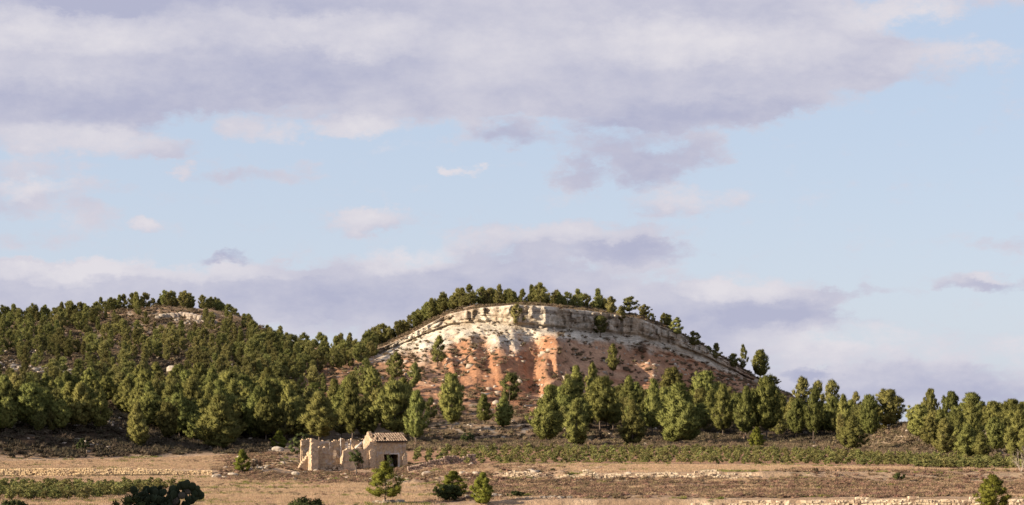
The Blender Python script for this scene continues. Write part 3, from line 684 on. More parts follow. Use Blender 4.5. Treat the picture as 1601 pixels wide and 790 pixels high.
def clear(x, y, rng):
    if 0 < x < 118 and 562 < y < 604: return rng.random() < .12
    if 160 < x < 250 and 494 < y < 522: return rng.random() < .15
    if 236 < x < 318 and 491 < y < 520: return False
    if 326 <= x < 350 and 486 < y < 520: return rng.random() < .3
    if 110 < x < 230 and 525 < y < 580: return rng.random() < .5
    if 240 < x < 300 and 572 < y < 600: return False
    return True
backrow([(0, 505), (345, 486)], 88, lambda x, y: 27, low, 'pines along the skyline of the left hill', 'pine in the row along the skyline of the wooded left hill', seed=1)
backrow([(-60, 505), (0, 505)], 8, lambda x, y: 20, low, 'pines along the skyline of the left hill', 'pine in the row along the skyline of the wooded left hill', seed=9)
backrow([(325, 484), (560, 545)], 60, lambda x, y: 33, low, 'shaded pines behind the left hill shoulder', 'dark pine in the shaded stand dropping behind the left hill shoulder', dY=(3, 26), seed=2)
backrow([(560, 546), (745, 478)], 64, lambda x, y: 31 if x < 700 else 29, low, 'pines climbing the left ridge of the bare hill', 'lit pine in the row climbing the left ridge of the bare hill', dY=(0, 12), seed=3, gap=.34)
backrow([(745, 478), (950, 486)], 92, lambda x, y: 30, ('lround', 'lopen', 'lround', 'lslim'), 'pines along the top of the pale cliff', 'pine in the row standing along the top of the pale cliff', dY=(1, 26), seed=4, gap=.28)
backrow([(950, 486), (1050, 508)], 26, lambda x, y: 20, ('lround', 'lopen'), 'pines along the top of the pale cliff', 'pine in the row standing along the top of the pale cliff', dY=(2, 16), seed=5)
GL = ('pines covering the left hillside', 'pine in the mixed wood covering the sunny left hillside')
forest([(-40, 512), (120, 500), (240, 492), (340, 492), (420, 525), (480, 560), (440, 600), (-40, 600)], 250, lambda x, y: 24 + (y - 500) * .12, ('lround', 'lslim', 'lopen', 'lslim', 'lround'), *GL, keep=clear, seed=11, gap=.84)
GS = ('pines on the saddle between the hills', 'pine in the dense lit stand on the saddle left of the bare hill')
forest([(400, 540), (470, 555), (560, 556), (600, 552), (570, 575), (500, 582), (440, 606), (380, 600)], 90, lambda x, y: 32, low, *GS, seed=12, gap=.45)
GM = ('pines on the lower left hillside', 'pine on the lower left hillside above the dark wood edge')
forest([(-40, 600), (440, 600), (460, 650), (-40, 650)], 150, lambda x, y: 34 + (y - 600) * .3, ('lround', 'round', 'open', 'slim', 'round'), *GM, seed=13, gap=.46)
GE = ('pines of the dark wood edge', 'pine in the shaded wood edge behind the dry grass field, left side')
forest([(-60, 646), (190, 646), (230, 676), (300, 694), (470, 690), (470, 650), (190, 640)], 95, lambda x, y: 58 + (y - 650) * .3, ('round', 'round', 'open', 'bush'), *GE, seed=14, gap=.38)
forest([(-70, 668), (165, 668), (165, 678), (-70, 680)], 22, lambda x, y: 62, ('round', 'round', 'open'), *GE, seed=15, gap=.35)
GC = ('scattered pines at the foot of the orange slope', 'pine among the scattered ones at the foot of the orange slope')
forest([(470, 600), (640, 590), (700, 640), (700, 670), (640, 688), (470, 690)], 40, lambda x, y: 34 + (y - 600) * .3, ('round', 'open', 'slim', 'lround'), *GC, seed=16, gap=.7)
forest([(860, 640), (1230, 655), (1230, 682), (860, 682)], 64, lambda x, y: 48, ('round', 'open', 'slim', 'round'), 'pines of the wood at the right hill foot', 'pine in the wood between the vineyard and the shaded right slope', seed=17, gap=.4)
forest([(880, 625), (1200, 640), (1230, 655), (880, 645)], 26, lambda x, y: 40, ('round', 'open', 'slim'), 'pines of the wood at the right hill foot', 'pine in the wood between the vineyard and the shaded right slope', seed=18, gap=.5)
GR = ('pines of the right wood', 'pine in the right wood behind the end of the vineyard')
forest([(1200, 665), (1390, 672), (1370, 690), (1210, 690)], 26, lambda x, y: 44, ('round', 'open', 'slim'), *GR, seed=19, gap=.4)
forest([(1450, 684), (1640, 690), (1640, 716), (1450, 712)], 30, lambda x, y: 56, ('round', 'open', 'round', 'bush'), *GR, seed=20, gap=.4)
# the wood goes on over the spur left of the frame
for k in range(90):
    x = random.uniform(-205, -98); Y = random.uniform(318, 400); r = 2.2
    if any((x - a) ** 2 + (Y - b) ** 2 < (.8 * (r + min(c_, 2.5))) ** 2 for a, b, c_ in placed) or x * F / Y > -850: continue
    p = Vector((x, Y, hz(x, Y))); placed.append((x, Y, r)); cand.append((1, 0, p, random.uniform(7, 9.5), 'lround', GE[0], GE[1]))
cand.sort(key=lambda c: -c[0])
n_ind = 300 - len(HAND)
LANDMARK = [(-9999, 0, 'beyond the left picture edge'), (0, 60, 'at the far left'), (60, 120, 'left of the dark bank bush'), (120, 195, 'above the shaded bank'), (195, 240, 'behind the sunlit forward pine'), (240, 300, 'right of the sunlit forward pine'),
  (300, 380, 'behind the broad tall pine by the white stone'), (380, 435, 'above the small bushy field pine'), (435, 480, 'above the left end of the ruin'), (480, 540, 'above the roofless part of the ruin'), (540, 590, 'above the gable of the ruin'), (590, 640, 'above the tiled roof'),
  (640, 700, 'above the collapsed yard wall'), (700, 800, 'below the brightest part of the cliff'), (800, 880, 'behind the left pine of the vineyard pair'), (880, 930, 'behind the right pine of the vineyard pair'), (930, 975, 'between the vineyard pair and the single full pine'),
  (975, 1020, 'behind the single full vineyard pine'), (1020, 1100, 'behind the widest vineyard pine'), (1100, 1160, 'left of the small conical vineyard pine'), (1160, 1225, 'behind the small conical vineyard pine'), (1225, 1290, 'behind the bright white block'), (1290, 1350, 'behind the bright conical pine'),
  (1350, 1415, 'on the left of the bare knoll'), (1415, 1500, 'right of the bare knoll'), (1500, 1560, 'toward the right end of the vineyard'), (1560, 9999, 'at the right picture edge')]
hs_ = sorted(c[3] for c in cand[:n_ind])
def describe(px, p, h, form, base):
    size = 'tall' if h > hs_[int(len(hs_) * .7)] else 'low' if h < hs_[int(len(hs_) * .3)] else 'middling'
    shape = 'slender' if 'slim' in form else 'loose crowned' if 'open' in form else 'full skirted' if 'bush' in form else 'round crowned'
    row = 'front' if PROJ is not None and p.y < 375 else 'middle' if p.y < 430 else 'back'
    where = next(w for a, b, w in LANDMARK if a <= px < b)
    return f'{size} {shape} pine, {row} rows, {where}'
for hpx, x, p, h, form, grp, lab in cand[:n_ind]:
    pu = p.x * F / p.y + 800; lab = describe(pu, p, h, form, lab); grp = 'pines ' + next(w for a, b, w in LANDMARK if a <= pu < b)
    p = p.copy(); p.z -= .15; place_pine(p, h, h * (.64 if 'slim' not in form else .46) * random.uniform(.85, 1.15), form, lab, grp)
rest = cand[n_ind:]
forms = ['lround', 'lround', 'lopen', 'lopen', 'lslim', 'lslim', 'lround']; protos = []
for i, (fm, sd) in enumerate([('round', 151), ('round', 152), ('round', 153), ('open', 154), ('open', 155), ('slim', 156), ('slim', 157)]):
    v, f, nn, tv, tf = pine_arrays(sd, fm, 44, 56, True)
    protos.append((np.concatenate([v, tv]), np.concatenate([f, tf + len(v)]), np.concatenate([np.zeros(len(f)), np.ones(len(tf))]), None))
pid = []
for c in rest:
    fm = c[4]; pid.append(random.choice({'r': [0, 1, 2], 'o': [3, 4], 's': [5, 6], 'b': [0]}[fm[1] if fm[0] == 'l' else fm[0]]))
pts = np.array([[c[2].x, c[2].y, c[2].z - .2] for c in rest]); hh = np.array([c[3] for c in rest])
rr = np.random.default_rng(3)
scl = np.stack([hh * rr.uniform(.74, 1.12, len(hh)), hh * rr.uniform(.74, 1.12, len(hh)), hh], 1)
rot = np.stack([np.zeros(len(hh)), np.zeros(len(hh)), rr.uniform(0, 6.28, len(hh))], 1)
print('PINES', len(HAND), len(cand), len(rest))
tag(scatter('distant_pines', protos, pts, scl, rot, np.array(pid), [M_pine_f, M_bark]), 'smaller pines mingled through the wooded hillsides far behind', 'pines')
# ------------------------------------------------------------------ low growth (stuff)
def tuft_proto(seed, n, r, sl, sw, up, mi=0, core=True, squash=.6, nc=4):
    rng = np.random.default_rng(seed); cen = [[rng.normal() * r * .45, rng.normal() * r * .45, r * .35 + abs(rng.normal()) * r * .15] for _ in range(nc)]
    v, f, nn = clumps_mesh(rng, np.array(cen), [r * rng.uniform(.45, .7) for _ in range(nc)], n // nc, sl, sw, up=up, core=.7 if core else .05, mid=np.array([0, 0, -.3]), squash=squash)
    return (v, f, mi, nn)
def blade_proto(seed, n, mi=0, h=.3, spread=.16, w=.02):
    rng = np.random.default_rng(seed); a = rng.uniform(0, 6.28, n); r = np.sqrt(rng.random(n)) * spread
    b = np.stack([np.cos(a) * r, np.sin(a) * r, np.zeros(n) - .03], 1); q = rng.uniform(0, 6.28, n); sd = np.stack([np.cos(q), np.sin(q), q * 0], 1) * w
    tip = b + np.stack([np.cos(a) * .1, np.sin(a) * .1, h * rng.uniform(.5, 1.2, n)], 1)
    v = np.stack([b - sd, b + sd, tip], 1).reshape(-1, 3); return (v, np.arange(3 * n).reshape(-1, 3), mi, None)
def terrain_pts(n, u0, u1, t0, t1, dens, seed, area=True):
    """random points on the sheet between two profile lines, weighted by ground area and a density rule"""
    rng = np.random.default_rng(seed); i0, i1 = np.searchsorted(T, t0), np.searchsorted(T, t1)
    j0, j1 = np.searchsorted(us, u0), np.searchsorted(us, u1)
    P0 = np.stack([GX2, GY2, GZ2], -1)[i0:i1, j0:j1]; a = P0[1:, :-1] - P0[:-1, :-1]; b = P0[:-1, 1:] - P0[:-1, :-1]
    A = np.linalg.norm(np.cross(a, b), axis=-1); D = dens(U[i0:i1 - 1, j0:j1 - 1], TT[i0:i1 - 1, j0:j1 - 1], P0[:-1, :-1, 0], P0[:-1, :-1, 1]); W = (A * D).ravel()
    k = rng.choice(len(W), n, p=W / W.sum()); r, c = np.divmod(k, A.shape[1]); f, g = rng.random((2, n))
    return P0[r, c] + a[r, c] * f[:, None] + b[r, c] * g[:, None], rng
def plant(name, label, cat, protos, mats, pts, rng, s0, s1, zs=1.0, sink=.04):
    n = len(pts); s = rng.uniform(s0, s1, n); scl = np.stack([s * rng.uniform(.8, 1.25, n), s * rng.uniform(.8, 1.25, n), s * zs * rng.uniform(.8, 1.2, n)], 1)
    rot = np.stack([np.zeros(n), np.zeros(n), rng.uniform(0, 6.28, n)], 1); pts = pts.copy(); pts[:, 2] -= sink
    o = scatter(name, protos, pts, scl, rot, rng.integers(0, len(protos), n), mats); return tag(o, label, cat)
cn = lambda x, y, s, k, lo, hi: sm(fbm(x / k, y / k, 3, s), lo, hi)
SH = [tuft_proto(200 + i, 110, .62, .3, .07, .5) for i in range(4)]
HE = [tuft_proto(210 + i, 60, .36, .2, .05, .9) for i in range(4)]
p, g = terrain_pts(2900, 440, 1290, 12.6, 15.95, lambda u, t, x, y: (.25 + cn(x, y, 301, 9, .45, .6)) * (1 - .55 * sm(t, 15.0, 15.5)) * sm(u, 440, 500), 1)
plant('hill_scrub', 'grey brown shrubs dotted over the bare orange and white slope', 'shrubs', SH, [M_scrub], p, g, .4, 1.35)
p, g = terrain_pts(1500, 560, 1240, 15.3, 18.2, lambda u, t, x, y: .3 + 3 * sm(t, 17.0, 17.3), 2)
plant('crest_scrub', 'low brown scrub on the ledges and rim of the pale cliff', 'shrubs', SH, [M_scrub], p, g, .4, 1.0)
p, g = terrain_pts(7500, -120, 470, 12.4, 18.4, lambda u, t, x, y: .5 + cn(x, y, 303, 8, .4, .6), 3)
plant('left_hill_scrub', 'brown shrubs under and between the pines of the left hill', 'shrubs', SH, [M_scrub], p, g, .5, 1.4)
p, g = terrain_pts(1600, 840, 1340, 12.0, 13.6, lambda u, t, x, y: (.35 + cn(x, y, 314, 6, .4, .55)), 14)
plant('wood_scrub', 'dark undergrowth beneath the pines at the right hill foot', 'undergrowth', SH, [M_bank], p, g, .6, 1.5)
p, g = terrain_pts(3400, 560, 1700, 10.95, 13.3, lambda u, t, x, y: (1.2 * (1 - sm(t, 12.0, 12.4)) + .3 * (1 - sm(u, 840, 900) * (1 - sm(u, 1330, 1350)))) * (.35 + cn(x, y, 304, 6, .4, .55)), 4)
plant('foot_scrub', 'brown scrub belt between the vineyard and the pine wood', 'shrubs', SH, [M_scrub], p, g, .6, 1.4, .9)
p, g = terrain_pts(1500, -60, 420, 10.2, 12.6, lambda u, t, x, y: .4 + cn(x, y, 305, 6, .4, .55), 5)
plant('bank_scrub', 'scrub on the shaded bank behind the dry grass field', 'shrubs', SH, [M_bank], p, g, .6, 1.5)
p, g = terrain_pts(700, 1340, 1460, 11.2, 13.3, lambda u, t, x, y: 1.0 + 0 * u, 6)
plant('knoll_scrub', 'straw coloured scrub on the bare knoll at the right', 'shrubs', HE, [M_scrub], p, g, .8, 2.0)
def dh(u, t, x, y):
    a = sm(u, 640, 780) * sm(t, 6.02, 6.1) * (1 - sm(t, 7.9, 8.0)) * (.15 + cn(x * .4, y, 306, 3, .4, .55))
    b = sm(u, 1150, 1300) * sm(t, 8.0, 8.2) * (1 - sm(t, 9.3, 9.5)) * .7 * cn(x * .4, y, 307, 3, .42, .55)
    c = sm(u, 325, 360) * (1 - sm(u, 800, 900)) * sm(t, 7.1, 7.6) * (1 - sm(t, 9.5, 10.2)) * cn(x * .5, y, 308, 3, .42, .56)
    return a + b + c + 1e-5
p, g = terrain_pts(9500, 300, 1700, 5.0, 10.2, dh, 7)
plant('brown_heath', 'low purple brown heath covering the terraces around the ruin', 'heath', HE, [M_heath], p, g, .45, 1.25, .8)
def dg(u, t, x, y):
    f = (1 - sm(u, 560, 760)) * (1 - sm(t, 7.4, 8.0)) + (1 - sm(u, 330, 380)) * (t > 9.02) + sm(u, 640, 760) * sm(t, 9.0, 9.2) * (1 - sm(t, 9.95, 10)) + .9 * sm(u, 640, 800) * (t > 6) * (t < 8) * cn(x * .4, y, 312, 3, .5, .62)
    return (t > 4) * f * (.35 + cn(x * .3, y, 309, 3, .35, .6)) + 1e-5
BL = [blade_proto(220 + i, 26, 0, .24, .3, .02) for i in range(4)]
p, g = terrain_pts(60000, -60, 1700, 4.2, 10.0, dg, 8)
plant('dry_grass', 'pale straw grass covering the fields', 'grass', BL, [M_grass], p, g, .6, 1.35)
p, g = terrain_pts(2600, -60, 1700, 5.2, 10.4, lambda u, t, x, y: cn(x * .35, y, 310, 3.2, .66, .74) + 1e-5, 9)
plant('green_weeds', 'small green weeds in patches on the dry fields', 'weeds', [blade_proto(230 + i, 40, 0, .3, .3, .04) for i in range(2)], [M_ggrass], p, g, .6, 1.2)
def stone_proto(seed):
    rng = np.random.default_rng(seed); v = ICO_V.copy(); d = np.round(v * 1.4) * .35 + v * .6; d *= (1 + .25 * rng.normal(size=(len(v), 1))); return (d * np.array([.5, .45, .35]), ICO_F, 0, None)
ST = [stone_proto(240 + i) for i in range(5)]
def ds(u, t, x, y): return (sm(t, 10.4, 11) * (1 - sm(u, 120, 330)) * .3 * (t < 12.6) + sm(u, 330, 380) * (1 - sm(u, 900, 1000)) * sm(t, 7.2, 7.8) * (1 - sm(t, 9.8, 10.1)) * .12 + .8 * (t > 13.7) * (t < 14.6) * (1 - sm(u, 60, 130)) + .12 * (t > 11) * (t < 15)) * (.2 + cn(x, y, 311, 4, .5, .6)) + 1e-6
p, g = terrain_pts(2600, -60, 1650, 5.5, 15.5, ds, 10)
plant('loose_stones', 'loose pale stones strewn over banks and slopes', 'stones', ST, [M_rock], p, g, .3, 1.1, sink=.02)

# ------------------------------------------------------------------ vines
rngv = np.random.default_rng(44)
def vine_arrays(seed):
    rng = np.random.default_rng(seed); n = 9
    cen = np.array([[rng.normal() * .24, rng.normal() * .2, .35 + .13 * i + rng.normal() * .06] for i in range(n - 3)] + [[rng.choice([-1, 1]) * .4, rng.normal() * .15, .4] for _ in range(3)])
    v, f, nn = clumps_mesh(rng, cen, rng.uniform(.14, .25, n), 34, .16, .17, up=.2, core=.5, mid=np.array([0, 0, .5]), leaf=True)
    tv, tf = tube([[0, 0, -.05], [.03, 0, .2], [-.02, .02, .45]], [.05, .04, .03], 5)
    return v, f, nn, tv, tf
VM = []; VP = []
for s in range(5):
    v, f, nn, tv, tf = vine_arrays(400 + s); vv = np.concatenate([v, tv]); ff = np.concatenate([f, tf + len(v)]); mi = np.concatenate([np.zeros(len(f)), np.ones(len(tf))])
    VM.append(mesh_np('grape_vine', vv, ff, [M_vine, M_bark], mi=mi)); VP.append((vv, ff, mi, None))
va = []
rowsp = np.arange(.04, 1.0, .115)     # rows across the big vineyard, front to back
def colY(u, t):
    j = int(np.clip(np.searchsorted(us, u), 1, nu - 1)); i = int(np.searchsorted(T, t)); return GY2[min(i, nv - 1), j], GZ2[min(i, nv - 1), j]
for q in rowsp:
    u = 652 if q < .8 else 700
    while u < 1606:
        Y, z = colY(u, 10 + q); jit = rngv.normal() * .18; uu = u + jit * F / Y
        if uu > 640 + 18 * (q < .2): va.append(((uu - 800) * Y / F, Y + rngv.normal() * .35, 0, 'A'))
        u += (1.55 if u > 830 else 1.95) * F / Y * rngv.uniform(.8, 1.25)
for Y0 in np.arange(209, 241, 2.9):
    xlo = -60 - 800 * 0; u = -50
    while u < (150 + (Y0 - 209) * 4.5):
        if rngv.random() > .1: va.append(((u - 800) * Y0 / F + rngv.normal() * .2, Y0 + rngv.normal() * .4, 0, 'B'))
        u += 1.45 * F / Y0 * rngv.uniform(.8, 1.2)
for i in range(26):      # a few stray vines behind the right grass strip
    u = rngv.uniform(1420, 1540); Y, z = colY(u, 9.85); va.append(((u - 800) * Y / F, Y, 0, 'A'))
va = [(x, Y, hz(x, Y), k) for x, Y, _, k in va]
va.sort(key=lambda a: a[1])
print('VINES', len(va))
for i, (x, Y, z, k) in enumerate(va[:300]):
    s = rngv.uniform(.85, 1.15) * (1.08 if k == 'B' else 1.0)
    o = link('grape_vine', VM[i % 5], loc=(x, Y, z), rz=rngv.uniform(0, 6.28), sc=(s * 1.1, s * 1.1, s * rngv.uniform(.8, 1.1)))
    if k == 'B': tag(o, 'leafy grape vine in the small plot below the yellow field wall, left', 'grape vine', 'grape vines in the small left plot')
    else: tag(o, 'leafy grape vine at the front of the long vineyard under the hill', 'grape vine', 'grape vines in the long vineyard')
rv = va[300:]; n = len(rv)
s = rngv.uniform(.85, 1.2, n)
tag(scatter('distant_vines', VP, np.array([[a, b, c] for a, b, c, _ in rv]), np.stack([s * 1.1, s * 1.1, s * rngv.uniform(.8, 1.1, n)], 1), np.stack([s * 0, s * 0, rngv.uniform(0, 6.28, n)], 1), rngv.integers(0, 5, n), [M_vine, M_bark]), 'farther rows of grape vines in the long vineyard', 'grape vines')

# ------------------------------------------------------------------ dry stone walls
CUBE = np.array([[x, y, z] for x in (-.5, .5) for y in (-.5, .5) for z in (0, 1)], float)
CF = np.array([(0, 1, 3, 2), (4, 6, 7, 5), (0, 4, 5, 1), (2, 3, 7, 6), (0, 2, 6, 4), (1, 5, 7, 3)])
def stones_wall(name, label, path, height, course, seed, mats, gap=.06, depth=.4, top_rag=.3, tint=None):
    """path: list of (x, Y, z) foot points about every metre; height(f) in metres; one mesh of separate stones"""
    rng = np.random.default_rng(seed); P_ = np.array(path); seg = np.linalg.norm(np.diff(P_[:, :2], axis=0), axis=1); Ls = np.concatenate([[0], np.cumsum(seg)]); tot = Ls[-1]
    V_, F_ = [], []; k = 0; nc = int(max(height(f) for f in np.linspace(0, 1, 40)) / course) + 2
    for c in range(nc):
        d = -rng.random() * .3
        while d < tot:
            l = course * rng.uniform(.9, 2.1); m = d + l / 2; f = np.clip(m / tot, 0, 1); H = height(f) * (1 - top_rag * vn(m / 1.7, 0, seed))
            if (c + .5) * course < H and rng.random() > .02:
                x = np.interp(m, Ls, P_[:, 0]); y = np.interp(m, Ls, P_[:, 1]); z = np.interp(m, Ls, P_[:, 2]) + c * course - .05
                j = min(max(np.searchsorted(Ls, m) - 1, 0), len(seg) - 1); t = (P_[j + 1, :2] - P_[j, :2]) / max(seg[j], 1e-6)
                q = CUBE * [l - gap, depth * rng.uniform(.8, 1.2), course - gap * .8] + rng.normal(size=(8, 3)) * course * .1
                w = np.stack([x + q[:, 0] * t[0] - q[:, 1] * t[1], y + q[:, 0] * t[1] + q[:, 1] * t[0] + rng.normal() * .05, z + q[:, 2]], 1)
                V_.append(w); F_.append(CF + k); k += 8
            d += l
    mid = P_[len(P_) // 2]; root = empty(name, tuple(mid)); tag(root, label, 'stone wall')
    me = mesh_np('stones', np.concatenate(V_) - mid, np.concatenate(F_), mats, smooth=False); o = link('stones', me, root); o['kind'] = 'stuff'
    return root
def upath(u0, u1, tfoot, dy=-.12, step=5, Yfix=None):
    out = []
    for u in np.arange(u0, u1 + 1, step):
        j = int(np.clip(np.searchsorted(us, u), 0, nu - 1)); i = int(np.searchsorted(T, tfoot)); Y = GY2[i, j] + dy; out.append(((u - 800) * Y / F, Y, GZ2[i, j]))
    return out
M_under = mat('dark_boards', (.10, .07, .05), (.06, .045, .035), 3)  # roof boards darkened so the gaps between tiles read as shadow
M_wall = mat('dry_stone', (.60, .46, .28), (.50, .37, .22), 1.2, bump=.05, c3=(.36, .27, .18), s3=.9)
M_wall2 = mat('pale_dry_stone', (.66, .55, .40), (.50, .40, .28), 1.2, bump=.05, c3=(.30, .22, .16), s3=.9)
stones_wall('dry_stone_wall', 'long yellow dry stone wall holding the dry grass field at the left', upath(-60, 333, 8.0), lambda f: 1.3 - .5 * sm(f, .62, 1), .24, 1, [M_wall], top_rag=.2)
stones_wall('dry_stone_wall', 'rough dry stone wall under the grass strip in front of the vineyard', upath(776, 1175, 8.0, dy=-.3), lambda f: 1.05 + .1 * math.sin(f * 17), .27, 2, [M_wall2], top_rag=.5)
stones_wall('dry_stone_wall', 'pale dry stone wall cut by the lower right picture edge', upath(905, 1660, 5.0, dy=-.3), lambda f: .45 + .75 * sm(f, .2, .45), .3, 3, [M_wall2], top_rag=.4)

p, g = terrain_pts(1500, -60, 560, 4.6, 10.0, lambda u, t, x, y: cn(x * .3, y, 320, 2.6, .56, .68) * (1 + 2 * (np.abs(t - 7.7) < .35)) + 1e-5, 15)
plant('field_tufts', 'brown dead tufts and low thistles in streaks over the dry fields', 'tufts', HE, [M_scrub], p, g, .35, .95, .8)

p, g = terrain_pts(260, 540, 1230, 13.2, 16.0, lambda u, t, x, y: .2 + cn(x, y, 321, 7, .48, .6) * (1 + 1.5 * sm(t, 15.3, 15.8)), 16)
plant('fallen_blocks', 'broken rock blocks fallen on the slopes below the cliff', 'rocks', ST, [M_rock], p, g, .5, 2.2, sink=.1)
# ------------------------------------------------------------------ the ruined farmhouse
M_plas = mat('worn_plaster', (.46, .345, .225), (.29, .20, .13), 2.2, bump=.1, bscale=4, c3=(.40, .34, .29), s3=1.0)
M_mason = mat('rubble_masonry', (.50, .38, .26), (.33, .24, .17), 2.6, bump=.09, bscale=3.2, c3=(.56, .42, .28), s3=.8)
M_tile = mat('roof_clay', (.23, .15, .105), (.56, .43, .31), 5, bump=.02, c3=(.14, .095, .075), s3=3.2)
M_white = mat('weathered_white_wood', (.62, .60, .58), (.50, .47, .44), 3)
M_brace = mat('grey_timber', (.36, .31, .27), (.26, .21, .18), 3)
TH = R(24); HO = at_px(583.5, 733.5); HO = Vector((HO.x, 300.0, 0)); HO.x = (583.5 - 800) * 300 / F; HO.z = zof(734.5, 300)
ruin = empty('ruined_house', HO, TH); tag(ruin, 'ruined stone farmhouse, half still tiled, the left half open to the sky', 'ruined house')
def wall(name, O, ang, L, top, th=.5, holes=(), seed=0, m=M_plas, m2=M_mason, base=-.5, cell=.16, keep=None, parent=ruin, ramp=0, rag=.45):
    """wall standing on local line from O along ang; built of small cells so that edges break raggedly"""
    rng = np.random.default_rng(seed); nx = int(L / cell) + 1; nz = int(7.2 / cell); on = np.zeros((nx, nz), bool)
    for i in range(nx):
        s = (i + .5) * cell; tz = top(s) + (float(fbm(s / 1.15, seed * 1.7, 3, seed)) - .5) * rag * 2.2
        for k in range(nz):
            z = base + (k + .5) * cell
            if z < tz + (rng.random() - .5) * .16 and s < L and not any(a < s < b and c < z < d for a, b, c, d in holes) and (keep is None or keep(s, z)): on[i, k] = True
    jit = rng.normal(size=(nx + 1, nz + 1, 2)) * cell * .24; bul = rng.normal(size=(nx + 1, nz + 1, 2)) * .018
    V_, F_, MI, idx = [], [], [], {}
    ca_, sa_ = math.cos(ang), math.sin(ang)
    def vtx(i, k, side):
        key = (i, k, side)
        if key not in idx:
            s = i * cell + jit[i, k, 0]; z = base + k * cell + jit[i, k, 1]; y = (0 if side == 0 else th) + bul[i, k, side] + (ramp * max(0, 3 - z) if side == 0 else 0)
            idx[key] = len(V_); V_.append((O[0] + s * ca_ - y * sa_, O[1] + s * sa_ + y * ca_, z))
        return idx[key]
    for i in range(nx):
        for k in range(nz):
            if not on[i, k]: continue
            e = vtx
            F_.append((e(i, k, 0), e(i + 1, k, 0), e(i + 1, k + 1, 0), e(i, k + 1, 0))); MI.append(0)
            F_.append((e(i + 1, k, 1), e(i, k, 1), e(i, k + 1, 1), e(i + 1, k + 1, 1))); MI.append(0)
            def o_(a, b): return 0 <= a < nx and 0 <= b < nz and on[a, b]
            if not o_(i - 1, k): F_.append((e(i, k, 1), e(i, k, 0), e(i, k + 1, 0), e(i, k + 1, 1))); MI.append(1)
            if not o_(i + 1, k): F_.append((e(i + 1, k, 0), e(i + 1, k, 1), e(i + 1, k + 1, 1), e(i + 1, k + 1, 0))); MI.append(1)
            if not o_(i, k + 1): F_.append((e(i, k + 1, 0), e(i + 1, k + 1, 0), e(i + 1, k + 1, 1), e(i, k + 1, 1))); MI.append(1)
            if not o_(i, k - 1): F_.append((e(i, k, 1), e(i + 1, k, 1), e(i + 1, k, 0), e(i, k, 0))); MI.append(1)
    return link(name, mesh_np(name, V_, np.array(F_), [m, m2], mi=MI, smooth=False), parent)
def tops(*pts):
    a = np.array(pts, float); return lambda s: float(np.interp(s, a[:, 0], a[:, 1]))
W_, Dp = 5.4, 5.5
EV, RG = 4.35, 5.45
# roofed half
w = wall('front_wall', (0, 0), 0, W_, tops((0, EV), (W_, EV)), holes=[(1.75, 4.2, -1, 2.45)], seed=1, m=M_plas, rag=0)
w['label'] = 'plastered front wall with a wide dark doorway'
wall('back_wall', (0, Dp - .5), 0, W_, tops((0, EV), (W_, EV)), seed=2, rag=0)
wall('gable_wall', (.5, 0), R(90), Dp, tops((0, 4.3), (.5, 4.5), (1.4, 5.05), (2.5, 5.75), (3.0, 5.75), (3.6, 5.3), (4.4, 4.9), (5.0, 4.5), (5.5, 4.1)), th=.5, seed=3, rag=.25, m=M_plas)['label'] = 'broken sunlit gable wall'
wall('gable_wall', (W_, .1), R(90), Dp - .2, tops((0, EV), (2.65, RG - .15), (5.3, EV)), th=.45, seed=4, rag=0)
wall('corner_pier', (-.75, -.35), 0, 1.0, tops((0, 3.0), (.5, 3.25), (1.0, 3.0)), th=.9, seed=5, m=M_mason, ramp=-.03)['label'] = 'ragged pier at the left corner of the roofed half'
wall('corner_pier', (4.75, -.28), 0, .8, tops((0, 2.2), (.4, 2.5), (.8, 2.4)), th=.5, seed=6, m=M_mason, ramp=-.05)['label'] = 'low battered pier at the right corner'
wall('pilaster', (4.9, -.1), 0, .45, tops((0, 4.4), (.5, 4.4)), th=.25, seed=7, m=M_plas)
# doorway frame
def box_mesh(name, parts, m, parent, sm_=False):
    V_, F_ = [], []; k = 0
    for (x0, x1, y0, y1, z0, z1) in parts:
        V_.append(CUBE * [x1 - x0, y1 - y0, z1 - z0] + [(x0 + x1) / 2, (y0 + y1) / 2, z0]); F_.append(CF + k); k += 8
    return link(name, mesh_np(name, np.concatenate(V_), np.concatenate(F_), m, smooth=False), parent)
fr = box_mesh('door_frame', [(2.7, 4.3, -.05, .12, 2.4, 2.52), (4.18, 4.3, -.053, .118, -.1, 2.4), (1.75, 2.7, .05, .2, 2.42, 2.55)], [M_white], ruin)
# lit remnant seen through the doorway
o = wall('inner_wall_stub', (3.3, 2.1), 0, .75, tops((0, 1.2), (.2, 1.95), (.4, 1.9), (.5, .8), (.75, .9)), th=.3, seed=8, m=M_white, m2=M_white); o['label'] = 'pale wall stub inside the doorway'
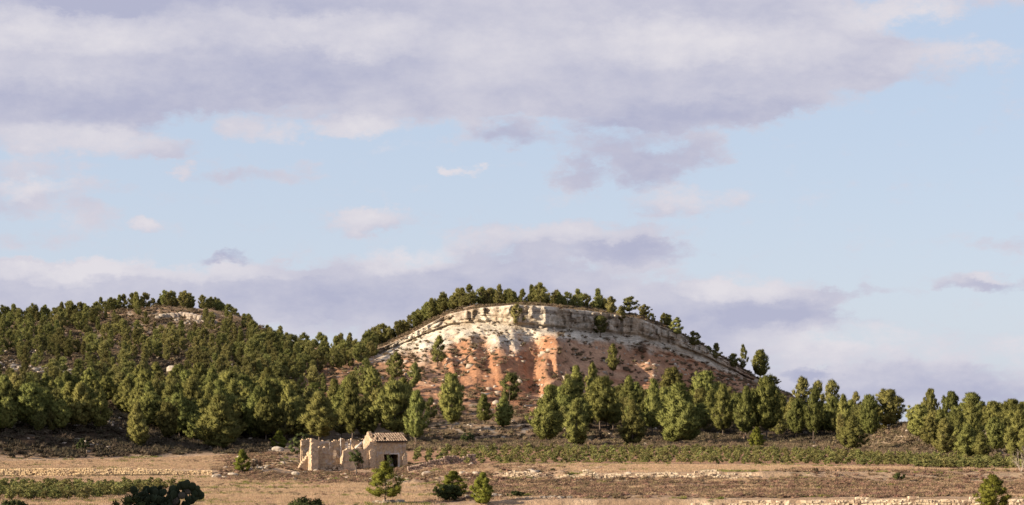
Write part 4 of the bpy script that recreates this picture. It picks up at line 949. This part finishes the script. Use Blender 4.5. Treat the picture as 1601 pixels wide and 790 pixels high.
# roof: barrel tiles laid in rows on both slopes
def roof_slope(name, sgn, skip):
    rng = np.random.default_rng(9 + sgn); V_, F_ = [], []; k = 0; ncol, nrow = 14, 7
    y0, y1 = (-.28, Dp / 2) if sgn > 0 else (Dp + .28, Dp / 2); z0, z1 = EV + .02, RG + .12; sl = math.hypot(y1 - y0, z1 - z0)
    ty, tz = (y1 - y0) / sl, (z1 - z0) / sl; ny, nz = -tz * (1 if sgn > 0 else 1), ty if sgn > 0 else -ty
    ny, nz = (-tz, ty) if sgn > 0 else (tz, -ty)
    if nz < 0: ny, nz = -ny, -nz
    for c in range(ncol):
        xc = -.12 + (c + .5) * (W_ + .45) / ncol
        for r in range(nrow):
            if skip(c, r, rng): continue
            a = r * sl / nrow - .03; b = (r + 1) * sl / nrow + .07; w0 = .15; q = rng.normal() * .012; dx = rng.normal() * .012
            vs = []
            for s, ww, lift in ((a, w0 * 1.1, .05), (b, w0 * .85, .0)):
                for t in range(5):
                    an = math.pi * t / 4; off_ = .035 + lift + math.sin(an) * ww * 1.15 + q
                    vs.append((xc + dx + math.cos(an) * ww, y0 + ty * s + ny * off_, z0 + tz * s + nz * off_))
            V_ += vs; F_ += [(k + t, k + t + 1, k + 6 + t, k + 5 + t) for t in range(4)]; k += 10
    o = link(name, mesh_np(name, V_, np.array(F_), [M_tile], smooth=True), ruin)
    return o
rf = empty('roof', (0, 0, 0)); rf.parent = ruin
for sg in (1, -1):
    o = roof_slope('roof_tiles', sg, lambda c, r, g: (c < 3 and g.random() < [.95, .6, .3][c] + (.1 if r > 6 else 0)) or (g.random() < .02)); o.parent = rf; o['kind'] = 'stuff'
    y0, y1 = (-.2, Dp / 2) if sg > 0 else (Dp + .2, Dp / 2); z0, z1 = EV - .02, RG + .04; ins = .45
    v = [(ins, y0, z0), (W_ + .2, y0, z0), (W_ + .2, y1, z1), (ins, y1, z1)]; v += [(x, y, z - .1) for x, y, z in v]
    o = link('roof_boarding', mesh_np('roof_boarding', v, np.array([(0, 1, 2, 3), (7, 6, 5, 4), (0, 4, 5, 1), (1, 5, 6, 2), (2, 6, 7, 3), (3, 7, 4, 0)]), [M_under], smooth=False), rf)
V_, F_ = [], []; k = 0
for c in range(13):
    if c == 0: continue
    x0 = .1 + c * .46
    for x, w0 in ((x0, .16), (x0 + .5, .13)):
        for t in range(5): an = math.pi * t / 4; V_.append((x, Dp / 2 + math.cos(an) * w0, RG + .12 + math.sin(an) * w0))
    F_ += [(k + t, k + 5 + t, k + 6 + t, k + 1 + t) for t in range(4)]; k += 10
link('ridge_tiles', mesh_np('ridge_tiles', V_, np.array(F_), [M_tile]), rf)
# roofless half
LX = -10.25
wall('corner_pier', (LX, -.1), 0, 1.15, tops((0, 4.95), (.5, 5.05), (.8, 4.7), (1.15, 4.75)), th=.75, seed=20, m=M_mason)['label'] = 'tall lone pier ending the roofless half'
wall('side_wall', (LX + .5, .5), R(90), 5.0, tops((0, 4.7), (.5, 3.4), (1.1, 2.6), (2.0, 2.1), (3.0, 1.5), (3.9, 1.9), (4.3, 4.4), (5, 4.7)), th=.5, seed=21, keep=lambda s, z: not (s > 4.1 and z < 3.9 and s < 4.6))
wall('buttress', (LX - 1.6, 1.6), 0, 1.9, tops((0, .2), (.5, 1.0), (1.0, 1.5), (1.6, 2.4), (1.9, 2.8)), th=.8, seed=22, m=M_mason)
bk = wall('back_wall', (LX + .1, 5.2), 0, 10.7, tops((0, 4.5), (1, 4.65), (2.2, 4.6), (3.5, 4.75), (5.3, 4.55), (6.4, 4.7), (8, 4.6), (9.5, 4.45), (10.7, 4.4)), th=.5, seed=23, holes=[(7.15, 8.45, 2.7, 4.35), (5.35, 6.0, 1.5, 3.1)])
bk['label'] = 'long back wall of the roofless half with window openings'
shp = [(-3.5, -2.9, 5.3, 5.4, 2.72, 4.3), (-2.55, -2.4, 5.3, 5.4, 2.72, 4.3)] + [(-2.9, -2.55, 5.305, 5.395, z, z + .24) for z in (2.72, 3.22, 3.72, 4.1)]
sh = box_mesh('shutter', shp, [M_white], bk); sh['label'] = 'pale slatted shutter'
wall('post', (-3.78, 5.0), 0, .24, tops((0, 4.6), (1, 4.6)), th=.2, seed=24, m=M_white, m2=M_white, base=1.6)
wall('post', (-5.6, 5.0), 0, .2, tops((0, 4.2), (1, 4.2)), th=.2, seed=25, m=M_brace, m2=M_brace, base=2.0)
wall('post', (-2.1, 5.02), 0, .2, tops((0, 4.45), (1, 4.45)), th=.18, seed=34, m=M_white, m2=M_white, base=2.4)
wall('inner_wall', (LX + .8, 2.2), 0, 5.4, tops((0, 3.2), (.7, 3.0), (1.2, 3.45), (1.7, 3.1), (2.2, 3.3), (2.8, 3.0), (3.5, 2.9), (4.2, 2.2), (4.7, 1.7), (5.4, 1.4)), th=.4, seed=26, holes=[(3.55, 4.1, 1.75, 4)])['label'] = 'broken inner wall of smooth plaster'
wall('cross_wall', (-4.4, 0), R(90), 5.2, tops((0, 3.2), (.5, 3.4), (1.0, 2.2), (2.0, 1.6), (5.2, 1.5)), th=.45, seed=27, m=M_mason)
wall('front_wall', (-4.6, 0), 0, 4.7, tops((0, 3.3), (.7, 3.5), (1.4, 3.2), (2.2, 3.3), (2.9, 3.1), (3.5, 3.6), (4.1, 4.2), (4.7, 4.5)), th=.5, seed=28, m=M_mason, holes=[(1.9, 2.9, -1, 2.1)])['label'] = 'front wall stump rising to the roofed half'
wall('cross_wall', (-1.6, .5), R(90), 4.8, tops((0, 3.2), (1.5, 3.9), (3, 3.3), (4.8, 4.1)), th=.4, seed=29, m=M_plas)
def beam(name, a, b, r, m, parent, seg=6):
    v, f = tube([a, b], [r, r * .85], seg); n = len(v); V2 = np.concatenate([v, [a, b]]); cap = [(n, (k + 1) % seg, k) for k in range(seg)] + [(n + 1, seg + k, seg + (k + 1) % seg) for k in range(seg)]
    return link(name, mesh_np(name, V2, np.concatenate([f, np.array(cap)]), [m]), parent)
beam('fallen_beam', (-3.0, .15, 3.3), (-1.75, .5, 4.35), .12, M_white, ruin)
beam('fallen_beam', (-2.6, 1.0, 3.0), (-1.0, 2.4, 4.1), .1, M_brace, ruin)
beam('lintel', (.9, .02, 4.18), (2.4, .02, 4.2), .06, M_brace, ruin)
# low broken yard wall right of the house
pa = [((u - 800) * (288 + (u - 640) * .03) / F, 288 + (u - 640) * .03, 0) for u in range(638, 745, 4)]; pa = [(x, y, hz(x, y) - .1) for x, y, _ in pa]
M_dark = mat('grey_rubble', (.27, .20, .165), (.20, .145, .115), 1.3, bump=.07)
stones_wall('rubble_wall', 'low collapsed yard wall running right from the ruin', pa, lambda f: 1.45 + .4 * (1 - sm(abs(f - .62), .07, .13)) + .4 * (1 - sm(abs(f - .92), .06, .1)) - .2 * (1 - sm(abs(f - .78), .03, .06)), .26, 30, [M_dark], top_rag=.35, depth=.7)
# rubble heaps
def heap(name, label, px, py, rx, ry, n, s0, s1, seed, m, hgt=.5, cat='rubble'):
    rng = np.random.default_rng(seed); p = at_px(px, py); V_, F_ = [], []; k = 0
    for i in range(n):
        a, r = rng.uniform(0, 6.28), math.sqrt(rng.random()); x = p.x + math.cos(a) * r * rx; y = p.y + math.sin(a) * r * ry; s = rng.uniform(s0, s1)
        v, f, _, _ = stone_proto(int(rng.integers(1e6))); v = v * s; V_.append(v + [x - p.x, y - p.y, hz(x, y) - p.z + (1 - r) * hgt * rng.random() + s * .15]); F_.append(f + k); k += len(v)
    return tag(link(name, mesh_np(name, np.concatenate(V_), np.concatenate(F_), [m], smooth=False), loc=p), label, cat)
heap('rubble_heap', 'fallen rubble spilling out of the open front of the ruin', 522, 735, 2.6, 1.4, 150, .15, .6, 51, M_mason, .9)
heap('rubble_heap', 'tumbled stones below the young bright pine right of the ruin', 750, 778, 2.4, 1.3, 60, .15, .6, 52, M_rock, .5)
heap('rubble_heap', 'small heap of pale rocks at the foot of the open pine before the ruin', 612, 787, 1.7, .9, 26, .25, .8, 53, M_rock, .3)
heap('rubble_heap', 'pale stone heap lying in the scrub left of the ruin', 392, 731, 2.6, 1.2, 34, .2, .8, 54, M_rock, .3)
heap('rubble_heap', 'line of scattered stones at the bottom right of the bright pine pair', 850, 779, 3.0, .5, 36, .15, .5, 55, M_rock, .1)

# ------------------------------------------------------------------ single rocks
def boulder(px, py, w, h, label, seed, m=M_rock):
    rng = np.random.default_rng(seed); p = at_px(px, py); s = p.y / F; v = ICO2_V.copy()
    n = np.array([fbm(v[:, 0] * 1.5 + seed, v[:, 2] * 1.5 + v[:, 1], 3, seed)]).T; v = v * (.65 + .7 * n); v = np.sign(v) * np.abs(v) ** .8
    v = v * [w * s / 2, w * s / 2.6, h * s / 2]; o = link('boulder', mesh_np('boulder', v, ICO2_F, [m], smooth=False), loc=(p.x, p.y, p.z + h * s * .32)); tag(o, label, 'boulder'); return o
boulder(269, 586, 20, 18, 'big pale boulder catching sun among the pines of the left hill', 1)
boulder(281, 580, 9, 8, 'smaller rock beside the big pale boulder on the left hill', 2)
boulder(462, 588, 12, 9, 'whitish boulder at the left end of the orange slope', 3)
boulder(580, 622, 11, 8, 'pale rock on the scree above the ruin', 4)
boulder(328, 703, 6, 7, 'small white stone at the foot of the broad tall pine', 5)
boulder(1273, 702, 8, 7, 'bright white block in the scrub behind the right part of the vineyard', 6)
boulder(338, 748, 16, 8, 'pale slab at the right end of the yellow wall', 7)
boulder(363, 745, 16, 7, 'flat pinkish slab in the scrub left of the ruin', 8)
boulder(434, 706, 20, 9, 'light rock heap crowning the mound left of the ruin', 9)
boulder(462, 745, 14, 9, 'round pale rock on the grass edge left of the ruin', 10)
boulder(304, 690, 1, 1, 'x', 11) if False else None
boulder(667, 744, 18, 9, 'flat grey boulder below the collapsed yard wall', 12)
boulder(952, 650, 10, 8, 'lit rock between the pines below the shaded slope', 13)
boulder(956, 538, 13, 10, 'small rock knob catching sun on the shaded white slope', 14)
boulder(302, 504, 1, 1, 'x', 15) if False else None
# pale rock ledge near the top of the left hill
rl = []
for i, u in enumerate(np.linspace(246, 312, 12)):
    rl.append((u, 499 - 5 * math.sin((u - 246) / 66 * 3.14) ** .7 + 1))
p0 = at_px(280, 497); root = empty('rock_ledge', p0); tag(root, 'pale rock ledge lying across the top of the left hill', 'rock ledge')
for i, (u, y) in enumerate(rl):
    rng = np.random.default_rng(600 + i); p = at_px(u, y); s = p.y / F; v = np.sign(ICO2_V) * np.abs(ICO2_V) ** .55; v = v * (.8 + .4 * fbm(v[:, 0] * 1.3 + i, v[:, 2] * 1.3, 3, i)[:, None]) * [4.4 * s, 6 * s, (4.2 + 2 * rng.random()) * s]
    link('rock', mesh_np('rock', v, ICO2_F, [M_rock], smooth=False), root, loc=Vector((p.x, p.y, p.z + 1.5 * s)) - p0)
heap('rockfall', 'broken pale rocks below the ledge on the left hill', 300, 504, 7, 3.5, 50, .4, 1.6, 61, M_rock, .2, 'rocks')
heap('rockfall', 'pale rocks scattered over the bare clearing at the far left', 62, 580, 17, 7, 90, .5, 2.0, 62, M_rock, .2, 'rocks')
for o in C.objects:
    if o.name.startswith('rockfall') or o.name.startswith('rubble_heap'): o['kind'] = 'stuff'
# sunlit orange block on the shaded slope

# ------------------------------------------------------------------ broadleaf shrubs
def shrub(name, px, py, top, w, label, cat, m, seed, n=40, z0=.12, leaf=True, stem=True, Y=None, sl=.11, nsp=80, base=None):
    rng = np.random.default_rng(seed); p = at_px(px, py) if Y is None else Vector(((px - 800) * Y / F, Y, 0))
    if Y is not None: p.z = base if base is not None else hz(p.x, Y)
    h = CAMZ - (top - HOR) * p.y / F - p.z; r = w * p.y / F / 2
    cen, rad = [], []
    for i in range(n):
        d = rdir(rng, 1)[0]; q = rng.random() ** .4; c = np.array([d[0] * r * .8 * q, d[1] * r * .8 * q, h * (.5 + z0 / 2) + d[2] * h * (1 - z0) / 2 * .84 * q]); cen.append(c); rad.append(min(r, h) * rng.uniform(.16, .32))
    v, f, nn = clumps_mesh(rng, np.array(cen), rad, nsp, sl, sl * .8, up=.2, core=.6, mid=np.array([0, 0, h * .45]), leaf=leaf)
    root = empty(name, p); tag(root, label, cat); link('foliage', mesh_np('foliage', v, f, [m], nrm=nn), root)
    tp = [tube([[0, 0, -.1], [.03 * h, .02, h * .3], [0, 0, h * .6]], [.03 * h, .024 * h, .01 * h], 6)]
    for c in cen[:8]: tp.append(tube([[0, 0, h * .22], list(c * [.6, .6, .9]), list(c)], [.018 * h, .012 * h, .005 * h], 4))
    tv, tf = join(tp); link('stem', mesh_np('stem', tv, tf, [M_bark]), root); return root
shrub('fig_tree', 556, 744, 702, 32, 'dark leafy fig tree standing in the broken front of the ruin', 'tree', M_fig, 1, n=34, z0=.34)
shrub('olive_tree', 470, 718, 675, 44, 'grey green leafy tree against the left end of the ruin', 'tree', M_fig, 2, n=46, z0=.05)
shrub('olive_tree', 478, 722, 692, 22, 'lower darker bush tucked against the ruins left wall', 'bush', M_fig, 22, n=24, z0=.02)
shrub('doorway_bush', 609, 737, 708, 18, 'dark leafy bush growing in the doorway of the ruin', 'bush', M_fig, 3, n=22, z0=.05, Y=299)
shrub('dark_bush', 702, 793, 757, 48, 'dark olive green round bush under the young bright pine', 'bush', M_oak, 4, n=46, z0=.0, Y=202)
shrub('dark_bush', 684, 775, 752, 20, 'dark sprig of bush left of the round olive green one', 'bush', M_oak, 5, n=18, z0=.0, Y=206)
shrub('grey_bush', 806, 790, 768, 34, 'grey green low bush right of the bright pine pair', 'bush', M_oak, 6, n=26, z0=.0, Y=204)
shrub('grey_bush', 834, 785, 768, 26, 'smaller pale low bush right of the grey green one', 'bush', M_scrub, 7, n=20, z0=.0, Y=207)
shrub('dry_bush', 395, 733, 718, 36, 'brown dry bush spreading beside the small bushy pine', 'bush', M_scrub, 8, n=26, z0=.0)
shrub('brown_bush', 1305, 703, 680, 26, 'brown dry bush before the dark foot of the right wood', 'bush', M_scrub, 9, n=24, z0=.0)
shrub('green_bush', 1405, 752, 737, 22, 'small green bush alone on the right brown terrace', 'bush', M_fig, 10, n=18, z0=.0)
shrub('green_bush', 864, 737, 733, 9, 'tiny dark bush on top of the rough wall', 'bush', M_oak, 11, n=9, z0=.0)
shrub('brown_bush', 1274, 739, 732, 14, 'small round brown bush on the grass strip', 'bush', M_scrub, 12, n=12, z0=.0)
shrub('dark_bush', 478, 830, 777, 84, 'dark rounded bush top at the bottom edge below the ruin', 'bush', M_oak, 13, n=150, z0=.0, Y=120, base=2.2, sl=.1, nsp=160)
shrub('dark_bush', 15, 800, 784, 80, 'strip of dark low bush in the bottom left corner', 'bush', M_oak, 14, n=60, z0=.0, Y=120, base=3.1)
for p, h, ww, label in oak_jobs:
    shrub('round_bush', p.x * F / p.y + 800, 694, 676, 30, label, 'bush', M_oak, 15, n=30, z0=.0)
shrub('dark_bush', 128, 708, 683, 26, 'dark upright bush on the shaded bank at the left', 'bush', M_oak, 16, n=26, z0=.0)
shrub('pale_shrub', 938, 688, 668, 20, 'grey shrub between the pines at the vineyard edge', 'bush', M_scrub, 17, n=18, z0=.0)
# bare bleached shrub at the right edge
def bare(px, py, top, w, label, seed, n=26):
    rng = np.random.default_rng(seed); p = at_px(px, py); h = (py - top) * p.y / F; tp = []
    def grow(a, d, l, r, dep):
        b = a + d * l * .5 + rng.normal(size=3) * l * .05; c = b + (d + rng.normal(size=3) * .2) * l * .5; tp.append(tube([a, b, c], [r, r * .75, r * .4], 4))
        if dep: [grow(b if k % 2 else c, (lambda q: q / np.linalg.norm(q))(d + rng.normal(size=3) * .55), l * .62, r * .5, dep - 1) for k in range(3)]
    for k in range(6):
        d = np.array([rng.normal() * .6, rng.normal() * .5, 1]); grow(np.array([0, 0, -.1]), d / np.linalg.norm(d), h * .55, .045, 3)
    v, f = join(tp); v[:, :2] *= w * p.y / F / max(np.ptp(v[:, 0]), .1)
    root = link('bare_shrub', mesh_np('bare_shrub', v, f, [M_twig]), loc=p); tag(root, label, 'dead shrub'); return root
M_twig = mat('bleached_twig', (.42, .36, .30), (.33, .27, .22), 3)
bare(1596, 738, 702, 34, 'bleached leafless shrub at the right picture edge', 5)

# ------------------------------------------------------------------ prickly pear in the foreground
M_pad = mat('cactus_pad', (.018, .027, .013), (.028, .036, .018), 4, rough=.75, rnd=.2, spec=.1)
M_padold = mat('cactus_stem', (.10, .09, .075), (.06, .055, .04), 5)
YC = 62.0
def cactus():
    rng = np.random.default_rng(77); bx = (250 - 800) * YC / F; bz = hz(bx, YC); root = empty('prickly_pear', (bx, YC, bz)); tag(root, 'large prickly pear cactus in shade at the bottom edge', 'cactus')
    v = ICO2_V * [.5, .11, .5]; v[:, 0] *= 1 - .28 * (v[:, 2] < 0) * (-v[:, 2] / .5); v[:, 2] += .46
    pm = mesh_np('pad', v, ICO2_F, [M_pad]); old = mesh_np('pad', v * [1, 1.8, 1], ICO2_F, [M_padold]); cnt = [0]
    def grow(p, lean, yaw, s, dep):
        if cnt[0] > 285: return
        o = link('pad', pm if dep < 6 else old, root, loc=p); o.rotation_euler = (rng.normal() * .25, lean, yaw); o.scale = (s * rng.uniform(.8, .95), s, s); cnt[0] += 1
        if not dep: return
        M_ = o.rotation_euler.to_matrix()
        for k in range(int(rng.choice([1, 1, 2, 2]))):
            a = rng.uniform(-1.0, 1.0); q = M_ @ Vector((math.sin(a) * .4 * s, 0, (.46 + math.cos(a) * .46) * s)); grow(Vector(p) + q, lean * .75 + a * .8 * (1 if abs(math.cos(yaw)) > 0 else 1), yaw + rng.normal() * .5, s * rng.uniform(.84, 1.02), dep - 1)
    f = YC / F
    for px in (244, 226, 262, 206, 280, 236, 254, 216, 270): 
        grow(Vector(((px - 250) * f, rng.normal() * .5, -.1)), rng.normal() * .3, rng.normal() * .6, .38 if px < 215 or px > 272 else .42, 6)
    # the arm reaching right with a cluster of pads
    pts = [((268 - 250) * f, 0, (790 - 790) * f + .75), ((278 - 250) * f, 0, zof(778, YC) - bz), ((289 - 250) * f, .05, zof(772, YC) - bz), ((297 - 250) * f, 0, zof(764, YC) - bz)]
    pts[0] = (pts[0][0], 0, zof(790, YC) - bz)
    for i in range(3):
        a, b = Vector(pts[i]), Vector(pts[i + 1]); d = b - a
        o = link('pad', old, root, loc=a); o.rotation_euler = (0, math.atan2(d.x, d.z), 0); o.scale = (.26, .34, d.length * 1.05)
    for px, py, s, ln_ in ((295, 770, .3, .4), (293, 764, .3, -.5), (299, 766, .27, .2), (288, 764, .3, -.9), (304, 775, .28, .9), (308, 768, .2, .1), (292, 761, .25, 0), (271, 770, .26, -.1), (272, 780, .3, .1), (284, 765, .24, -.3), (299, 776, .26, .8), (303, 782, .28, .6)):
        o = link('pad', pm, root, loc=((px - 250) * f, rng.normal() * .08, zof(py, YC) - bz)); o.rotation_euler = (rng.normal() * .2, ln_, rng.normal() * .4); o.scale = (s * 1.05, s, s)
cactus()
shrub('twiggy_bush', 200, 830, 758, 76, 'dark twiggy bush tangled with the left side of the prickly pear', 'bush', M_oak, 30, n=60, z0=.0, Y=59, base=5.6, sl=.06, nsp=60)
# an unseen tall pine added left of the frame to shade that corner
p = Vector((-23.0, 57.0, hz(-23, 57))); place_pine(p, 10.5, 7.5, 'bush', 'unseen tall pine added left of the frame to shade the cactus corner')
p = Vector((-44.0, 110.0, hz(-44, 110))); place_pine(p, 9.5, 7.5, 'bush', 'pine farther back beyond the left picture edge in the foreground')
